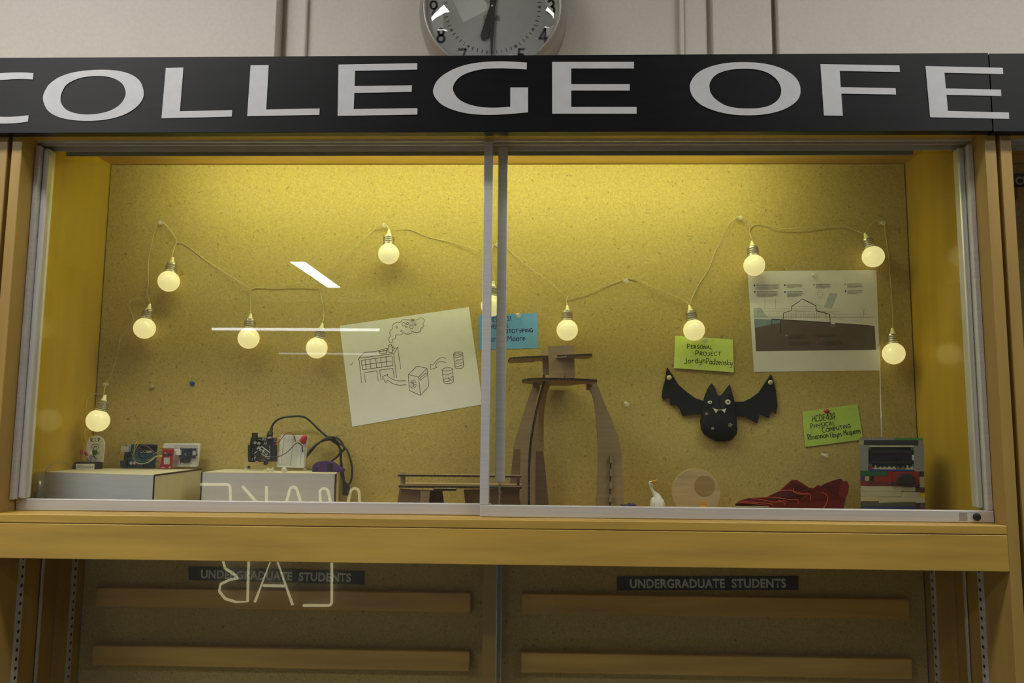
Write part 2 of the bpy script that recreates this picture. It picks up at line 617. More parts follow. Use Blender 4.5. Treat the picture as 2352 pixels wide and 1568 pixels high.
struct(MB().box(RX0-0.1, RX0, RY0, WY, FLOOR, CEIL).build('wall_left', FARW))
struct(MB().box(RX1, RX1+0.1, RY0, WY, FLOOR, CEIL).build('wall_right', FARW))
# boxed-out stretches and battens of the wall over the cases
ZB = 0.5
struct(MB().box(RX0, -0.538, 0.352, WY, ZB, CEIL).build('trim_1', PAINT, bevel=0.002))
struct(MB().box(-0.524, -0.476, 0.386, WY, ZB, CEIL).build('trim_2', PAINT, bevel=0.004))
struct(MB().box(0.413, 0.4225, 0.384, WY, ZB, CEIL).build('trim_3', PAINT, bevel=0.002))
struct(MB().box(0.4225, 0.478, 0.391, WY, ZB, CEIL).build('trim_4', PAINT, bevel=0.004))
struct(MB().box(0.488, 0.625, 0.376, WY, ZB, CEIL).build('trim_5', PAINT, bevel=0.002))
struct(MB().box(0.637, RX1, 0.368, WY, ZB, CEIL).build('trim_6', PAINT, bevel=0.003))

# ceiling troffers of the hall
LAMP = emitmat('lamp_diffuser', (1.0, 0.985, 0.95), HALL_LIGHT*2.2)
STEEL = mat('white_steel', (0.7, 0.7, 0.68), 0.4)


def troffer(cx, cy, wx, wy, label):
    t = thing('ceiling_light', label, 'ceiling light', (cx, cy, CEIL), 'hall ceiling lights')
    z = CEIL-0.035
    m = MB()
    for a in ((cx-wx/2-0.02, cx-wx/2, cy-wy/2-0.02, cy+wy/2+0.02), (cx+wx/2, cx+wx/2+0.02, cy-wy/2-0.02, cy+wy/2+0.02),
              (cx-wx/2, cx+wx/2, cy-wy/2-0.02, cy-wy/2), (cx-wx/2, cx+wx/2, cy+wy/2, cy+wy/2+0.02)):
        m.box(*a, z-0.004, CEIL-0.0005)
    m.build('frame', STEEL, t)
    MB().box(cx-wx/2, cx+wx/2, cy-wy/2, cy+wy/2, z, z+0.01).build('diffuser', LAMP, t)


_a, _b = PZ(686, 600, CEIL-0.035), PZ(765, 660, CEIL-0.035)
troffer((_a.x+_b.x)/2, 0.12-(_a.y+_b.y)/2, 0.15, abs(_b.y-_a.y), 'slim white ceiling light mirrored in the upper pane')
troffer(-1.25, -0.75, 1.22, 0.25, 'wide ceiling light nearest the wall over the leftmost case')
troffer(1.42, -0.70, 1.22, 0.18, 'wide ceiling light nearest the wall over the rightmost case')

troffer(-2.3, -2.25, 1.22, 0.22, 'added fill ceiling light set further from the wall, leftmost side')  # added fill for the ledge and lower half, sheen on the sign end
troffer(2.45, -2.25, 1.00, 0.14, 'added fill ceiling light set further from the wall, rightmost side')  # weaker added fill fixture on the other side

STRIP = emitmat('strip_tube', (0.95, 0.97, 1.0), 9.0)
STRIP2 = emitmat('strip_tube_dim', (0.95, 0.97, 1.0), 3.0)


def strip(px0, px1, py, hpx, m_, label):
    yv = 2*0.06-(RY0+0.06)
    a, b, c = P(px0, py, yv), P(px1, py, yv), P(px0, py+hpx, yv)
    z = (a.z+b.z)/2
    h = abs(a.z-c.z)
    t = thing('wall_strip_light', label, 'wall light', (a.x, RY0, z), 'strip lights on the far wall')
    MB().box(a.x, b.x, RY0+0.001, RY0+0.045, z-h*0.5-0.01, z+h*0.5+0.01).build('housing', STEEL, t)
    MB().box(a.x+0.005, b.x-0.005, RY0+0.045, RY0+0.06, z-h/2, z+h/2).build('tube', m_, t)


strip(485, 872, 756, 5, STRIP, 'bright horizontal strip light on the far wall, higher one')
strip(640, 872, 812, 3, STRIP2, 'dim short strip light on the far wall, lower one')
# pale board added on the far wall, its mirror image hazes the upper pane
PALE = mat('pale_panel', (0.62, 0.61, 0.58), 0.7, var=0.02)
a, b = P(445, 600, 2*0.06-(RY0+0.03)), P(872, 900, 2*0.06-(RY0+0.03))
tag(MB().box(a.x, b.x, RY0+0.002, RY0+0.03, b.z, 0.82).build('haze_board', PALE), 'large pale board added on the far wall, mirrored as haze in the pane', 'board')

# neon sign on a low partition behind the camera: seen mirrored in the panes
NY = -3.2
struct(MB().box(-3.4, 0.2, NY-0.12, NY-0.03, FLOOR, 0.0).build('wall_partition', PARTM))
NEON = emitmat('neon_glass', (1.0, 0.92, 0.52), 4.2)
nt_ = thing('neon_sign', 'pale yellow neon sign mirrored in the glass at the lower edge', 'neon sign', (-1.3, NY, -0.4))
VM, VL = 2*0.045-NY, 2*0.142-NY


def neon(polys, vy, name):
    for pl in polys:
        q = [P(x, y, vy) for x, y in pl]
        MB().tube([Vector((p.x, NY, p.z)) for p in q], 0.0085, 8).build(name, NEON, nt_, True)


rnd = lambda cx, cy, r, a0, a1: [(cx+r*math.cos(math.radians(a0+(a1-a0)*k/6)), cy-r*math.sin(math.radians(a0+(a1-a0)*k/6))) for k in range(7)]
neon([[(455, 1113), (515, 1113)]+rnd(515, 1122, 9, 90, 0)+[(526, 1200), (523, 1238), (460, 1240)]], VM, 'letter')
neon([[(552, 1117), (570, 1137), (605, 1178)], [(608, 1117), (607, 1238)], [(600, 1180), (560, 1238)]], VM, 'letter')
neon([[(632, 1238)]+rnd(670, 1128, 9, 160, 20)+[(712, 1238)], [(645, 1205), (700, 1205)]], VM, 'letter')
neon([[(731, 1238), (733, 1160)]+rnd(741, 1132, 10, 170, 10)+[(765, 1200), (776, 1205), (787, 1195)]+rnd(812, 1132, 10, 170, 10)+[(824, 1160), (826, 1238)]], VM, 'letter')
neon([[(570, 1275), (567, 1382), (540, 1383), (515, 1375), (502, 1358), (505, 1342), (525, 1332), (545, 1328), (540, 1322), (515, 1305), (510, 1285)]], VL, 'letter')
neon([[(584, 1383), (628, 1268), (671, 1390)], [(603, 1345), (652, 1346)]], VL, 'letter')
neon([[(761, 1270), (761, 1380)]+rnd(752, 1382, 9, 0, -90)+[(695, 1391)]], VL, 'letter')
for x in (-2.0, -1.2):
    MB().box(x, x+0.02, NY-0.03, NY-0.008, -0.45, -0.43).build('mounting_clip', STEEL, nt_)


# ================================================================ display cases
RT = 0.036         # top of the door rails
HB = 0.7115        # underside of the header


def shell(x0, x1, label, full=True):
    """one built-in case between two inner faces"""
    t = thing('display_case', label, 'display case', ((x0+x1)/2, 0.15, FLOOR))
    for a, b in ((x0-T, x0), (x1, x1+T)):
        MB().box(a, b, 0.0, D+0.02, FLOOR+0.001, 0.8425).build('side_panel', WOOD, t, bevel=0.001, seg=1)
    for a, b in ((x0, x0+0.0012), (x1-0.0012, x1)):     # laminate lining behind the glass, lamp's yellow light in its colour
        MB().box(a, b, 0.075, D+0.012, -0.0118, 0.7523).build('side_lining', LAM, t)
    MB().box(x0, x1, 0.0, 0.040, HB, 0.8425).build('header', WOODX, t, bevel=0.0008, seg=1)
    MB().box(x0, x1, 0.0402, D+0.02, 0.7523, 0.772).build('top_panel', WOODX, t)
    MB().box(x0, x1, 0.0402, 0.0435, HB-0.0035, 0.7523).build('track_lip', ALUL, t)
    m = MB()
    m.box(x0, x1, 0.0436, 0.0745, HB+0.004, 0.7523)
    m.box(x0, x1, 0.0508, 0.0538, HB-0.006, HB+0.004).box(x0, x1, 0.0715, 0.0745, HB-0.010, HB+0.004)
    m.build('upper_track', ALU, t)
    MB().box(x0+0.0035, x1-0.0035, D, D+0.012, -0.0118, 0.7508).build('pin_board', BOARD, t)
    MB().box(x0, x1, D+0.0125, D+0.02, FLOOR+0.002, 0.7523).build('backing', DARK, t)
    MB().box(x0, x1, 0.0, 0.0725, 0.0, 0.015).build('ledge_plank', WOODX, t, bevel=0.0012, seg=1)
    MB().box(x0, x1, 0.0725, D+0.012, -0.0195, -0.0120).build('case_floor', WOODX, t)
    MB().box(x0, x1, 0.0, 0.022, -0.0615, -0.001).build('ledge_board', WOODX, t, bevel=0.001, seg=1)
    MB().box(x0, x1, 0.0225, D+0.012, -0.032, -0.0197).build('lower_top_panel', WOODX, t)
    MB().box(x0+0.0035, x1-0.0035, D, D+0.012, FLOOR+0.01, -0.0325).build('lower_pin_board', BOARD, t)
    MB().box(x0, x1, 0.03, D+0.012, FLOOR+0.001, FLOOR+0.06).build('plinth', WOODX, t)
    if full:
        xm = P(1126, 1330, 0.24).x
        MB().box(xm-0.0135, xm+0.0135, 0.225, D-0.0005, FLOOR+0.061, -0.0325).build('divider_post', WOOD, t, bevel=0.001, seg=1)
        for s, xx in ((1, x0), (-1, x1)):
            for y in (0.0875, 0.2600):
                m = MB()
                xa, xb = (xx+0.0003, xx+0.0035) if s > 0 else (xx-0.0035, xx-0.0003)
                m.box(xa, xb, y-0.0075, y+0.0075, -1.1, -0.033)
                o = m.build('shelf_standard', ALU, t)
                m = MB()
                xs = xb if s > 0 else xa-0.0004
                for k in range(46):
                    m.box(xs, xs+0.0004, y-0.0028, y+0.0028, -0.040-0.0165*k-0.0055, -0.040-0.0165*k)
                m.build('slot_row', BLACK, o, kind='stuff')
        for (xa, xb) in ((-0.839, -0.055), (0.050, 0.8375)):
            for za, zb in ((-0.2055, -0.1665), (-0.3225, -0.2835), (-0.4395, -0.4005)):
                MB().box(xa, xb, D-0.019, D-0.0003, za, zb).build('batten', WOODX, t, bevel=0.0015, seg=1)
        for px_, w_ in ((243, 0.013), (1365, 0.014), (2101, 0.022)):
            x = P(px_, 1300, 0.10).x
            MB().box(x-w_/2, x+w_/2, 0.092, 0.108, -0.060, -0.0325).build('track_clip', CREAM, t)
    return t


shell(-XW, XW, 'wide maple display case with lit yellow pin board and dark lower half')
shell(XW+2*T+GAP, 3*XW, 'unlit neighbouring maple display case past the narrow gap, rightmost', False)
shell(-3*XW, -XW-2*T-GAP, 'neighbouring maple display case edge at the far left', False)

# sliding doors of the upper half
STILE_T = HB-0.0045


def door(x0, x1, y0, y1, label, stiles, rail_x):
    t = thing('sliding_glass_door', label, 'glass door', ((x0+x1)/2, y0, 0.0155), 'upper sliding doors')
    ym = (y0+y1)/2
    MB().box(x0, x1, ym-0.0025, ym+0.0025, RT-0.004, HB-0.0045).build('pane', GLASS, t)
    MB().box(rail_x[0], rail_x[1], y0, y1, 0.0155, RT).build('bottom_rail', ALU, t, bevel=0.001, seg=1)
    for a, b, z0 in stiles:
        MB().box(a, b, y0, y1, z0, STILE_T).build('stile', ALU if a > -0.1 and b < 0.1 else ALUL, t, bevel=0.0012, seg=2)
    return t


xs0, xs1 = P(1107, 740, 0.0355).x, P(1127.5, 740, 0.0355).x
d1 = door(xs0, XW-0.012, 0.0355, 0.0495, 'sliding glass door in front, with the round black lock', [(xs0, xs1, RT)], (xs0+0.0005, XW-0.001))
ys0, ys1 = P(1140.5, 740, 0.0565).x, P(1162.5, 740, 0.0565).x
zb_ = P(1150, 1106, 0.0565).z
d2 = door(-XW+0.012, ys1-0.004, 0.0565, 0.0705, 'sliding glass door behind, over the factory drawing and white boxes', [(ys0, ys1, zb_)], (-XW+0.001, xs1+0.003))
MB().prism([(1145, 1106), (1150, 1106), (1150.5, 1130), (1148, 1150), (1149, 1166), (1144.5, 1166), (1145.5, 1140)], 0.0566, 0.058).build('glue_residue', mat('old_glue', (0.34, 0.29, 0.16), 0.8, var=0.3, scale=(200, 200, 200)), d2)
lk = P(2243, 1186, 0.0352)
o = MB().lathe([(0.0065, 0), (0.0065, 0.003), (0.0050, 0.0042), (0.0, 0.0042)], (lk.x, 0.0354, 0.0255), (0, -1, 0), 20).build('lock', BLACK, d1, 'auto')
MB().box(0.0, 0.014, 0.0352, 0.0354, 0.0185, 0.0325).build('tape_scrap', mat('old_tape', (0.45, 0.42, 0.38), 0.6, alpha=0.5), d1).location.x = P(2203, 1185, 0.0352).x
# jamb channels that take the doors
for nm, s in (('left', -1), ('right', 1)):
    x = s*XW
    t = thing('jamb_channel', 'upright aluminium channel on the %smost side of the lit case' % nm, 'trim', (x, 0.05, 0.0155), 'jamb channels')
    xa, xb = sorted((x-s*0.0012, x-s*0.009))
    MB().box(xa, xb, 0.0375, 0.0712, RT+0.0005, HB-0.0112).build('channel_back', ALU, t)
    xa, xb = sorted((x-s*0.009, x-s*0.0205))
    MB().box(xa, xb, 0.0480 if s < 0 else 0.0505, 0.0712, RT+0.0005 if s < 0 else RT+0.002, HB-0.0115).build('bumper_strip', ALUL, t, bevel=0.004, seg=4)
# the same channel and pane of the case on the right
xr = XW+2*T+GAP
t = thing('sliding_glass_door', 'dark glass door of the neighbouring case past the narrow gap', 'glass door', (xr+0.4, 0.04, 0.0155))
MB().box(xr+0.002, xr+0.011, 0.0385, 0.0712, 0.0165, HB-0.0112).build('stile', ALU, t)
MB().box(xr+0.011, xr+0.0128, 0.0385, 0.0712, 0.0165, HB-0.0112).build('edge_strip', ALUL, t)
MB().box(xr+0.0128, 3*XW-0.02, 0.052, 0.057, 0.0165, HB-0.0065).build('pane', GLASS, t)
xl = -xr
t = thing('sliding_glass_door', 'glass door edge of the case at the far left', 'glass door', (xl-0.4, 0.04, 0.0155))
MB().box(xl-0.011, xl-0.002, 0.0385, 0.0712, 0.0165, HB-0.0112).build('stile', ALU, t)
MB().box(-3*XW+0.02, xl-0.0112, 0.052, 0.057, 0.0165, HB-0.0065).build('pane', GLASS, t)
# panes of the dark lower half, in the middle of the depth
xc = P(1141, 1400, 0.145).x
xd = P(1151, 1400, 0.145).x
for (xa, xb, y, lb) in ((-XW+0.001, xd, 0.150, 'dark lower glass pane mirroring the three lower neon letters'), (xc, XW-0.001, 0.139, 'dark lower glass pane without neon reflection')):
    t = thing('lower_glass_pane', lb, 'glass pane', ((xa+xb)/2, y, FLOOR+0.061), 'lower sliding panes')
    MB().box(xa, xb, y-0.0025, y+0.0025, FLOOR+0.061, -0.0325).build('pane', GLASS, t)
    xe = xb if xa < -0.5 else xa
    MB().box(xe-0.0012, xe+0.0012, y-0.0027, y+0.0027, FLOOR+0.061, -0.0325).build('polished_edge', GEDGE, t)
    xe = -XW+0.0035 if xa < -0.5 else XW-0.0035
    MB().box(xe-0.0008, xe+0.0008, y-0.004, y+0.004, FLOOR+0.061, -0.0325).build('side_seal', ALU, t)

# ---- lamp of the case: housing behind the header, tube inside
LX0, LX1 = -0.845, 0.7905
t = thing('case_lamp', 'long grey fluorescent lamp housing behind the top of the glass', 'lamp', (0, 0.1, 0.7523), None)
HOUS = mat('lamp_housing', (0.30, 0.29, 0.22), 0.45, var=0.03)
m = MB().box(LX0, LX1, 0.078, 0.081, 0.6945, 0.7518)
m.box(LX0, LX1, 0.081, 0.150, 0.746, 0.7518)
m.box(LX0, LX0+0.003, 0.081, 0.100, 0.7005, 0.746).box(LX1-0.003, LX1, 0.081, 0.100, 0.7005, 0.746)
m.build('housing', HOUS, t)
TUBE = emitmat('lamp_tube', (0.95, 1.0, 0.50), CASE_LIGHT)
MB().tube([(-0.71, 0.100, 0.7225), (0.58, 0.100, 0.7225)], 0.008, 12).build('tube', TUBE, t, True)
for x in (-0.73, 0.58):
    MB().box(x, x+0.02, 0.090, 0.110, 0.712, 0.746).build('lamp_holder', CREAM, t)

# ================================================================ fascia sign
SY = -0.02
SB, ST = 0.7034, 0.8483
sg = thing('sign_board', 'long black sign board with wide white letters over the lit case', 'sign', (0, SY, SB))
MB().box(-1.0300, 0.8833, SY, -0.0005, SB, ST).build('board', SIGNB, sg, bevel=0.0006, seg=1)
sr = thing('sign_board', 'black sign board carrying on past the seam, rightmost', 'sign', (1.5, SY, SB))
MB().box(0.8850, 2.6, SY-0.0005, -0.0005, SB-0.0015, ST-0.0015).build('board', SIGNB, sr, bevel=0.0006, seg=1)
sl = thing('sign_board', 'black sign board carrying on at the far left edge', 'sign', (-1.5, SY, SB))
MB().box(-2.6, -1.0317, SY, -0.0005, SB, ST).build('board', SIGNB, sl, bevel=0.0006, seg=1)
LY = SY-0.0012
for pts, root in (
    (S1([(1118, 458), (1237, 455), (1213, 750), (1565, 742), (1563, 786), (1089, 797)]), sg),
    (S1([(1690, 440), (1812, 438), (1795, 738), (2155, 731), (2153, 774), (1667, 783)]), sg),
    ([(777.6, 148.2)]+S2([(523, 426), (523, 469), (105, 477), (101, 580), (488, 575), (486, 619), (99, 626), (95, 735), (525, 729), (524, 772)])+[(775.5, 266)], sg),
    (S2([(1433, 417), (1985, 417), (1985, 461), (1562, 461), (1562, 567), (1957, 567), (1957, 610), (1562, 610), (1562, 721), (2003, 721), (2003, 766), (1434, 766)]), sg),
    (S3([(976, 432), (1509, 441), (1512, 485), (1106, 478), (1113, 587), (1483, 594), (1486, 637), (1117, 631), (1127, 780), (1000, 778)]), sg),
    (S3([(1685, 445), (2206, 457), (2209, 499), (1812, 490), (1822, 596), (2193, 604), (2196, 647), (1826, 639), (1836, 748), (2247, 758), (2249, 801), (1716, 790)]), sg),
):
    MB().prism(pts, LY, SY-0.00045).build('letter', LETW, root)
for crop_, outer, inner in (
    (S1, [(290, 670), (300, 620), (335, 565), (410, 515), (520, 483), (670, 470), (800, 478), (890, 505), (945, 550), (968, 615), (960, 670), (915, 725), (830, 775), (720, 805), (585, 815), (460, 805), (370, 778), (315, 735)],
     [(408, 665), (418, 620), (446, 573), (495, 542), (560, 521), (650, 512), (725, 517), (785, 536), (827, 568), (847, 615), (842, 655), (815, 698), (765, 735), (690, 761), (590, 772), (508, 763), (450, 741), (417, 705)]),
    (S3, [(95, 590), (108, 540), (150, 490), (230, 450), (340, 425), (455, 419), (570, 425), (680, 448), (770, 490), (825, 545), (842, 610), (828, 665), (780, 710), (700, 748), (600, 770), (490, 777), (370, 770), (260, 745), (170, 705), (115, 650)],
     [(227, 580), (238, 542), (270, 505), (325, 480), (390, 467), (460, 463), (535, 467), (600, 482), (655, 512), (695, 555), (712, 605), (703, 652), (670, 690), (620, 716), (555, 729), (480, 731), (405, 727), (335, 710), (275, 673), (238, 630)]),
):
    co = [tuple(p) for p in smooth(crop_(outer), 4, True)]
    ci = [tuple(p) for p in smooth(crop_(inner), 4, True)]
    MB().ringprism(co, ci, LY, SY-0.00045).build('letter', LETW, sg)
go = smooth(S2([(1263, 422), (1150, 415), (1060, 414), (950, 420), (840, 440), (740, 480), (665, 535), (632, 600), (640, 650), (690, 705), (780, 745), (890, 768), (1020, 774), (1140, 768), (1271, 757)]), 4)
gi = smooth(S2([(1151, 720), (1030, 726), (930, 718), (850, 695), (795, 660), (765, 605), (775, 560), (815, 515), (890, 482), (980, 464), (1080, 460), (1180, 463), (1262, 468)]), 4)
MB().prism([tuple(p) for p in go]+S2([(1271, 589), (1151, 589)])+[tuple(p) for p in gi], LY, SY-0.00045).build('letter', LETW, sg)
co = smooth(S1([(225, 493), (140, 488), (0, 494), (-150, 520), (-260, 570), (-310, 640), (-300, 715), (-230, 780), (-120, 820), (0, 832), (100, 830), (188, 820)]), 4)
ci = smooth(S1([(193, 777), (100, 786), (0, 787), (-80, 775), (-160, 740), (-195, 690), (-195, 640), (-150, 585), (-60, 548), (0, 540), (120, 532), (222, 535)]), 4)
MB().prism([tuple(p) for p in co]+[tuple(p) for p in ci], LY, SY-0.00045).build('letter', LETW, sg)

# ================================================================ wall clock
CLY = 0.318
cc = P(1130.5, 11.5, CLY)
CR = 0.1725
ck = thing('wall_clock', 'round grey wall clock showing half past six above the sign', 'clock', (cc.x, 0.39, cc.z))
CASEM = mat('clock_case', (0.36, 0.35, 0.33), 0.32, metal=0.3, var=0.02)
DIAL = mat('clock_dial', (0.50, 0.515, 0.50), 0.7, var=0.01)
MB().lathe([(CR, -0.075), (CR, -0.035), (CR-0.002, -0.018), (CR-0.008, -0.006), (CR-0.012, -0.004), (CR-0.0135, 0.004), (CR-0.017, 0.006), (CR-0.0205, 0.002), (CR-0.0225, -0.012)], cc, (0, -1, 0), 72).build('case', CASEM, ck, True)
MB().lathe([(CR-0.0222, -0.0125), (CR-0.0222, -0.0105), (0, -0.0105)], cc, (0, -1, 0), 64).build('dial', DIAL, ck)
DY = CLY+0.0100


def dial_pt(r, deg):
    a = math.radians(deg)
    return Vector((cc.x+r*math.sin(a), DY, cc.z+r*math.cos(a)))


CINK = mat('clock_ink', (0.045, 0.048, 0.055), 0.7)
for k in range(60):
    a = k*6
    if k % 5 == 0:
        MB().lathe([(0.0032, 0), (0.0032, 0.0004), (0, 0.0004)], dial_pt(0.1085, a), (0, -1, 0), 14).build('hour_dot', CINK, ck)
    else:
        p, q = dial_pt(0.1045, a), dial_pt(0.1125, a)
        n = Vector((math.cos(math.radians(a)), 0, -math.sin(math.radians(a))))*0.0008
        e = Vector((0, -0.0004, 0))
        MB().hexa([p-n+e, p+n+e, q+n+e, q-n+e], [p-n, p+n, q+n, q-n]).build('minute_mark', CINK, ck)
for k in range(1, 13):
    s = str(k)
    p = dial_pt(0.1355, k*30)
    m = MB()
    h = 0.0325
    wd = 0.0175*len(s)
    for pl in strokes(s):
        q = [Vector((p.x-wd/2+x*wd, DY-0.0003, p.z-h/2+y*h)) for x, y in pl]
        for i in range(len(q)):
            if i < len(q)-1:
                d_ = (q[i+1]-q[i])
                if d_.length < 1e-7:
                    continue
                d_.normalize()
                n = Vector((-d_.z, 0, d_.x))*0.0025
                ex = d_*0.0012
                m.add([q[i]-n-ex, q[i]+n-ex, q[i+1]+n+ex, q[i+1]-n+ex], [(0, 1, 2, 3)])
    m.build('numeral', CINK, ck)
hb = Vector((cc.x, DY, cc.z))


def hand(name, prof, deg, y):
    a = math.radians(deg)
    dv, nv = Vector((math.sin(a), 0, math.cos(a))), Vector((math.cos(a), 0, -math.sin(a)))
    f_ = [hb+dv*r+nv*s+Vector((0, -y, 0)) for r, s in prof]
    b_ = [p+Vector((0, 0.001, 0)) for p in f_]
    n = len(f_)
    MB().add(f_+b_, [tuple(range(n)), tuple(range(n, 2*n))[::-1]]+[(i, (i+1) % n, (i+1) % n+n, i+n) for i in range(n)]).build(name, BLACK, ck)


hand('hour_hand', [(-0.03, -0.004), (0, -0.0062), (0.05, -0.0088), (0.074, -0.0095), (0.083, -0.0035), (0.0825, 0.003), (0.074, 0.0085), (0.05, 0.0075), (0, 0.0062), (-0.03, 0.004)], 194.5, 0.003)
hand('minute_hand', [(-0.035, -0.006), (0, -0.0062), (0.06, -0.0045), (0.118, -0.0015), (0.118, 0.0015), (0.06, 0.0045), (0, 0.0062), (-0.035, 0.006)], 180.2, 0.006)
MB().lathe([(0.0025, 0.0062), (0.0025, 0.0075), (0, 0.008)], hb, (0, -1, 0), 12).build('hub_pin', METAL, ck)
m = MB()
lb0 = (1110, 46.5)
for x0_, x1_, wd_ in ((1110.5, 1148.5, 0.8),):
    m.ribbon([(x0_, 36.5), (x0_+3, 35.2), (1129, 34.4), (x1_-3, 35.2), (x1_, 36.5), (x1_, 47.5), (x0_, 47.5)], 0.7, DY-0.0003, True)
    pen(m, 'STANDARD', (1112.5, 45.5), (1146.5, 45.5), 8.0, 1.0, DY-0.0003, jit=0)
m.build('maker_badge', CINK, ck)
CG = glassmat('clock_glass', (1, 1, 1), 1.1, 1.5, 0.02)
MB().lathe([(CR-0.0215, -0.0105), (CR-0.0225, -0.004), (CR-0.030, 0.0015), (0.11, 0.010), (0.07, 0.0145), (0.03, 0.017), (0.0, 0.0175)], cc, (0, -1, 0), 72).build('glass', CG, ck, True)

# ================================================================ name plates of the lower half
PLATE = mat('plate_dark', (0.035, 0.037, 0.042), 0.6, var=0.05)
PTXT = mat('plate_text', (0.60, 0.59, 0.57), 0.6)


def plate(px0, px1, pa, pb, ya, yb, hh, txt, t0, t1, lb, hpx):
    y = D-0.0032
    a, b, c = P(px0, pa, y), P(px1, pb, y), P(px0, pa+hh, y)
    t = thing('name_plate', lb, 'sign', ((a.x+b.x)/2, D, c.z), 'name plates')
    MB().prism([(px0, pa), (px1, pb), (px1, pb+hh), (px0, pa+hh)], y, D-0.0002).build('plate', PLATE, t)
    fontmesh(txt, 'lettering', PTXT, t, t0, t1, hpx, y-0.0003, 0.036, 1.06)


plate(433, 836, 1301.5, 1312, 0, 0, 30, 'UNDERGRADUATE  STUDENTS', (461, 1327.0), (806, 1335.5), 'dark name plate crossed by the neon reflection', 18.5)
plate(1417, 1834, 1324.5, 1323.5, 0, 0, 31, 'UNDERGRADUATE  STUDENTS', (1447, 1349.5), (1806, 1348.5), 'dark name plate under the ledge, rightmost of two', 19)
y = D-0.0032
t = thing('name_plate', 'dark name plate cut by the frame inside the neighbouring case', 'sign', tuple(P(2400, 427, D)), None)
MB().prism([(2325, 399), (2520, 400), (2520, 429), (2325, 428)], y, D-0.0002).build('plate', PLATE, t)
fontmesh('CU', 'lettering', PTXT, t, (2333, 423.5), (2364, 423.8), 19, y-0.0003, 0.036, 1.06)
MB().box(P(2325, 440, D).x, P(2560, 440, D).x, D-0.019, D-0.0003, P(2340, 462, D).z, P(2340, 436, D).z).build('batten', WOODX, t)

# ================================================================ string of lights
YB = D-0.030        # bulbs hang a little off the board
YW = D-0.006
GLOBE = emitmat('lit_globe', (1.0, 0.87, 0.36), BULB_LIGHT)
nt = GLOBE.node_tree          # milky plastic: a lit body with a shiny skin
em = [n for n in nt.nodes if n.type == 'EMISSION'][0]
gs = nt.nodes.new('ShaderNodeBsdfPrincipled')
gs.inputs['Base Color'].default_value = (0.42, 0.40, 0.30, 1)
gs.inputs['Roughness'].default_value = 0.18
ad = nt.nodes.new('ShaderNodeAddShader')
nt.links.new(em.outputs[0], ad.inputs[0])
nt.links.new(gs.outputs[0], ad.inputs[1])
nt.links.new(ad.outputs[0], nt.nodes['Material Output'].inputs['Surface'])
CAPM = mat('socket_cap', (0.75, 0.72, 0.45), 0.4, emit=(1.0, 0.85, 0.3), estr=0.12)
sl_ = thing('string_lights', 'string of twelve glowing round bulbs on clear wire across the board', 'string lights', (0, D-0.02, 0.3))
bulbs = [((387.6, 645.8), (394.4, 597)), ((332, 753.7), (340.6, 705.4)), ((571, 776.6), (574, 724.8)), ((727.5, 798.7), (738.4, 748)),
         ((892.7, 582.8), (892.7, 532.4)), ((1129, 702), (1133, 650)), ((1302.8, 757.8), (1303, 707.8)), ((1594.2, 757.8), (1585.4, 707.8)),
         ((1732.5, 609), (1729, 563)), ((2005.7, 589.2), (1991.4, 544.3)), ((2052.7, 811.7), (2051.7, 762.3)), ((224.9, 965.7), (236.3, 918.2))]
for k, (c, tp) in enumerate(bulbs):
    y = YB if k != 11 else D-0.075
    g = P(c[0], c[1], y)
    e = P(tp[0], tp[1], y)
    ax = (e-g)
    ax.y = 0.004
    ax.normalize()
    R_ = 0.0226 if k != 11 else 0.0229
    prof = [(0.0, -R_)]+[(R_*math.cos(math.radians(a)), R_*math.sin(math.radians(a))) for a in range(-75, 61, 15)]+[(R_*0.48, R_*0.92), (0.0, R_*0.92)]
    gb = MB().lathe(prof, g, ax, 32).build('bulb', GLOBE, sl_, True)
    sp = [(0.0098, R_*0.85), (0.0112, R_*0.9)]
    for i in range(4):
        h = R_*0.93+0.0042*i+0.001
        sp += [(0.0112, h), (0.0124, h+0.0011), (0.0124, h+0.0020), (0.0110, h+0.0032)]
    sp += [(0.0108, R_*0.93+0.0188), (0.0080, R_*0.93+0.0198), (0.0, R_*0.93+0.0199)]
    MB().lathe(sp, g, ax, 24).build('screw_base', METAL, gb, 'auto')
    MB().lathe([(0.0062, R_*0.93+0.0199), (0.0060, R_*0.93+0.0225), (0.0038, R_*0.93+0.0250), (0.0030, R_*0.93+0.030), (0.0016, R_*0.93+0.0335), (0, R_*0.93+0.0335)], g, ax, 16).build('cap', CAPM, gb, True)
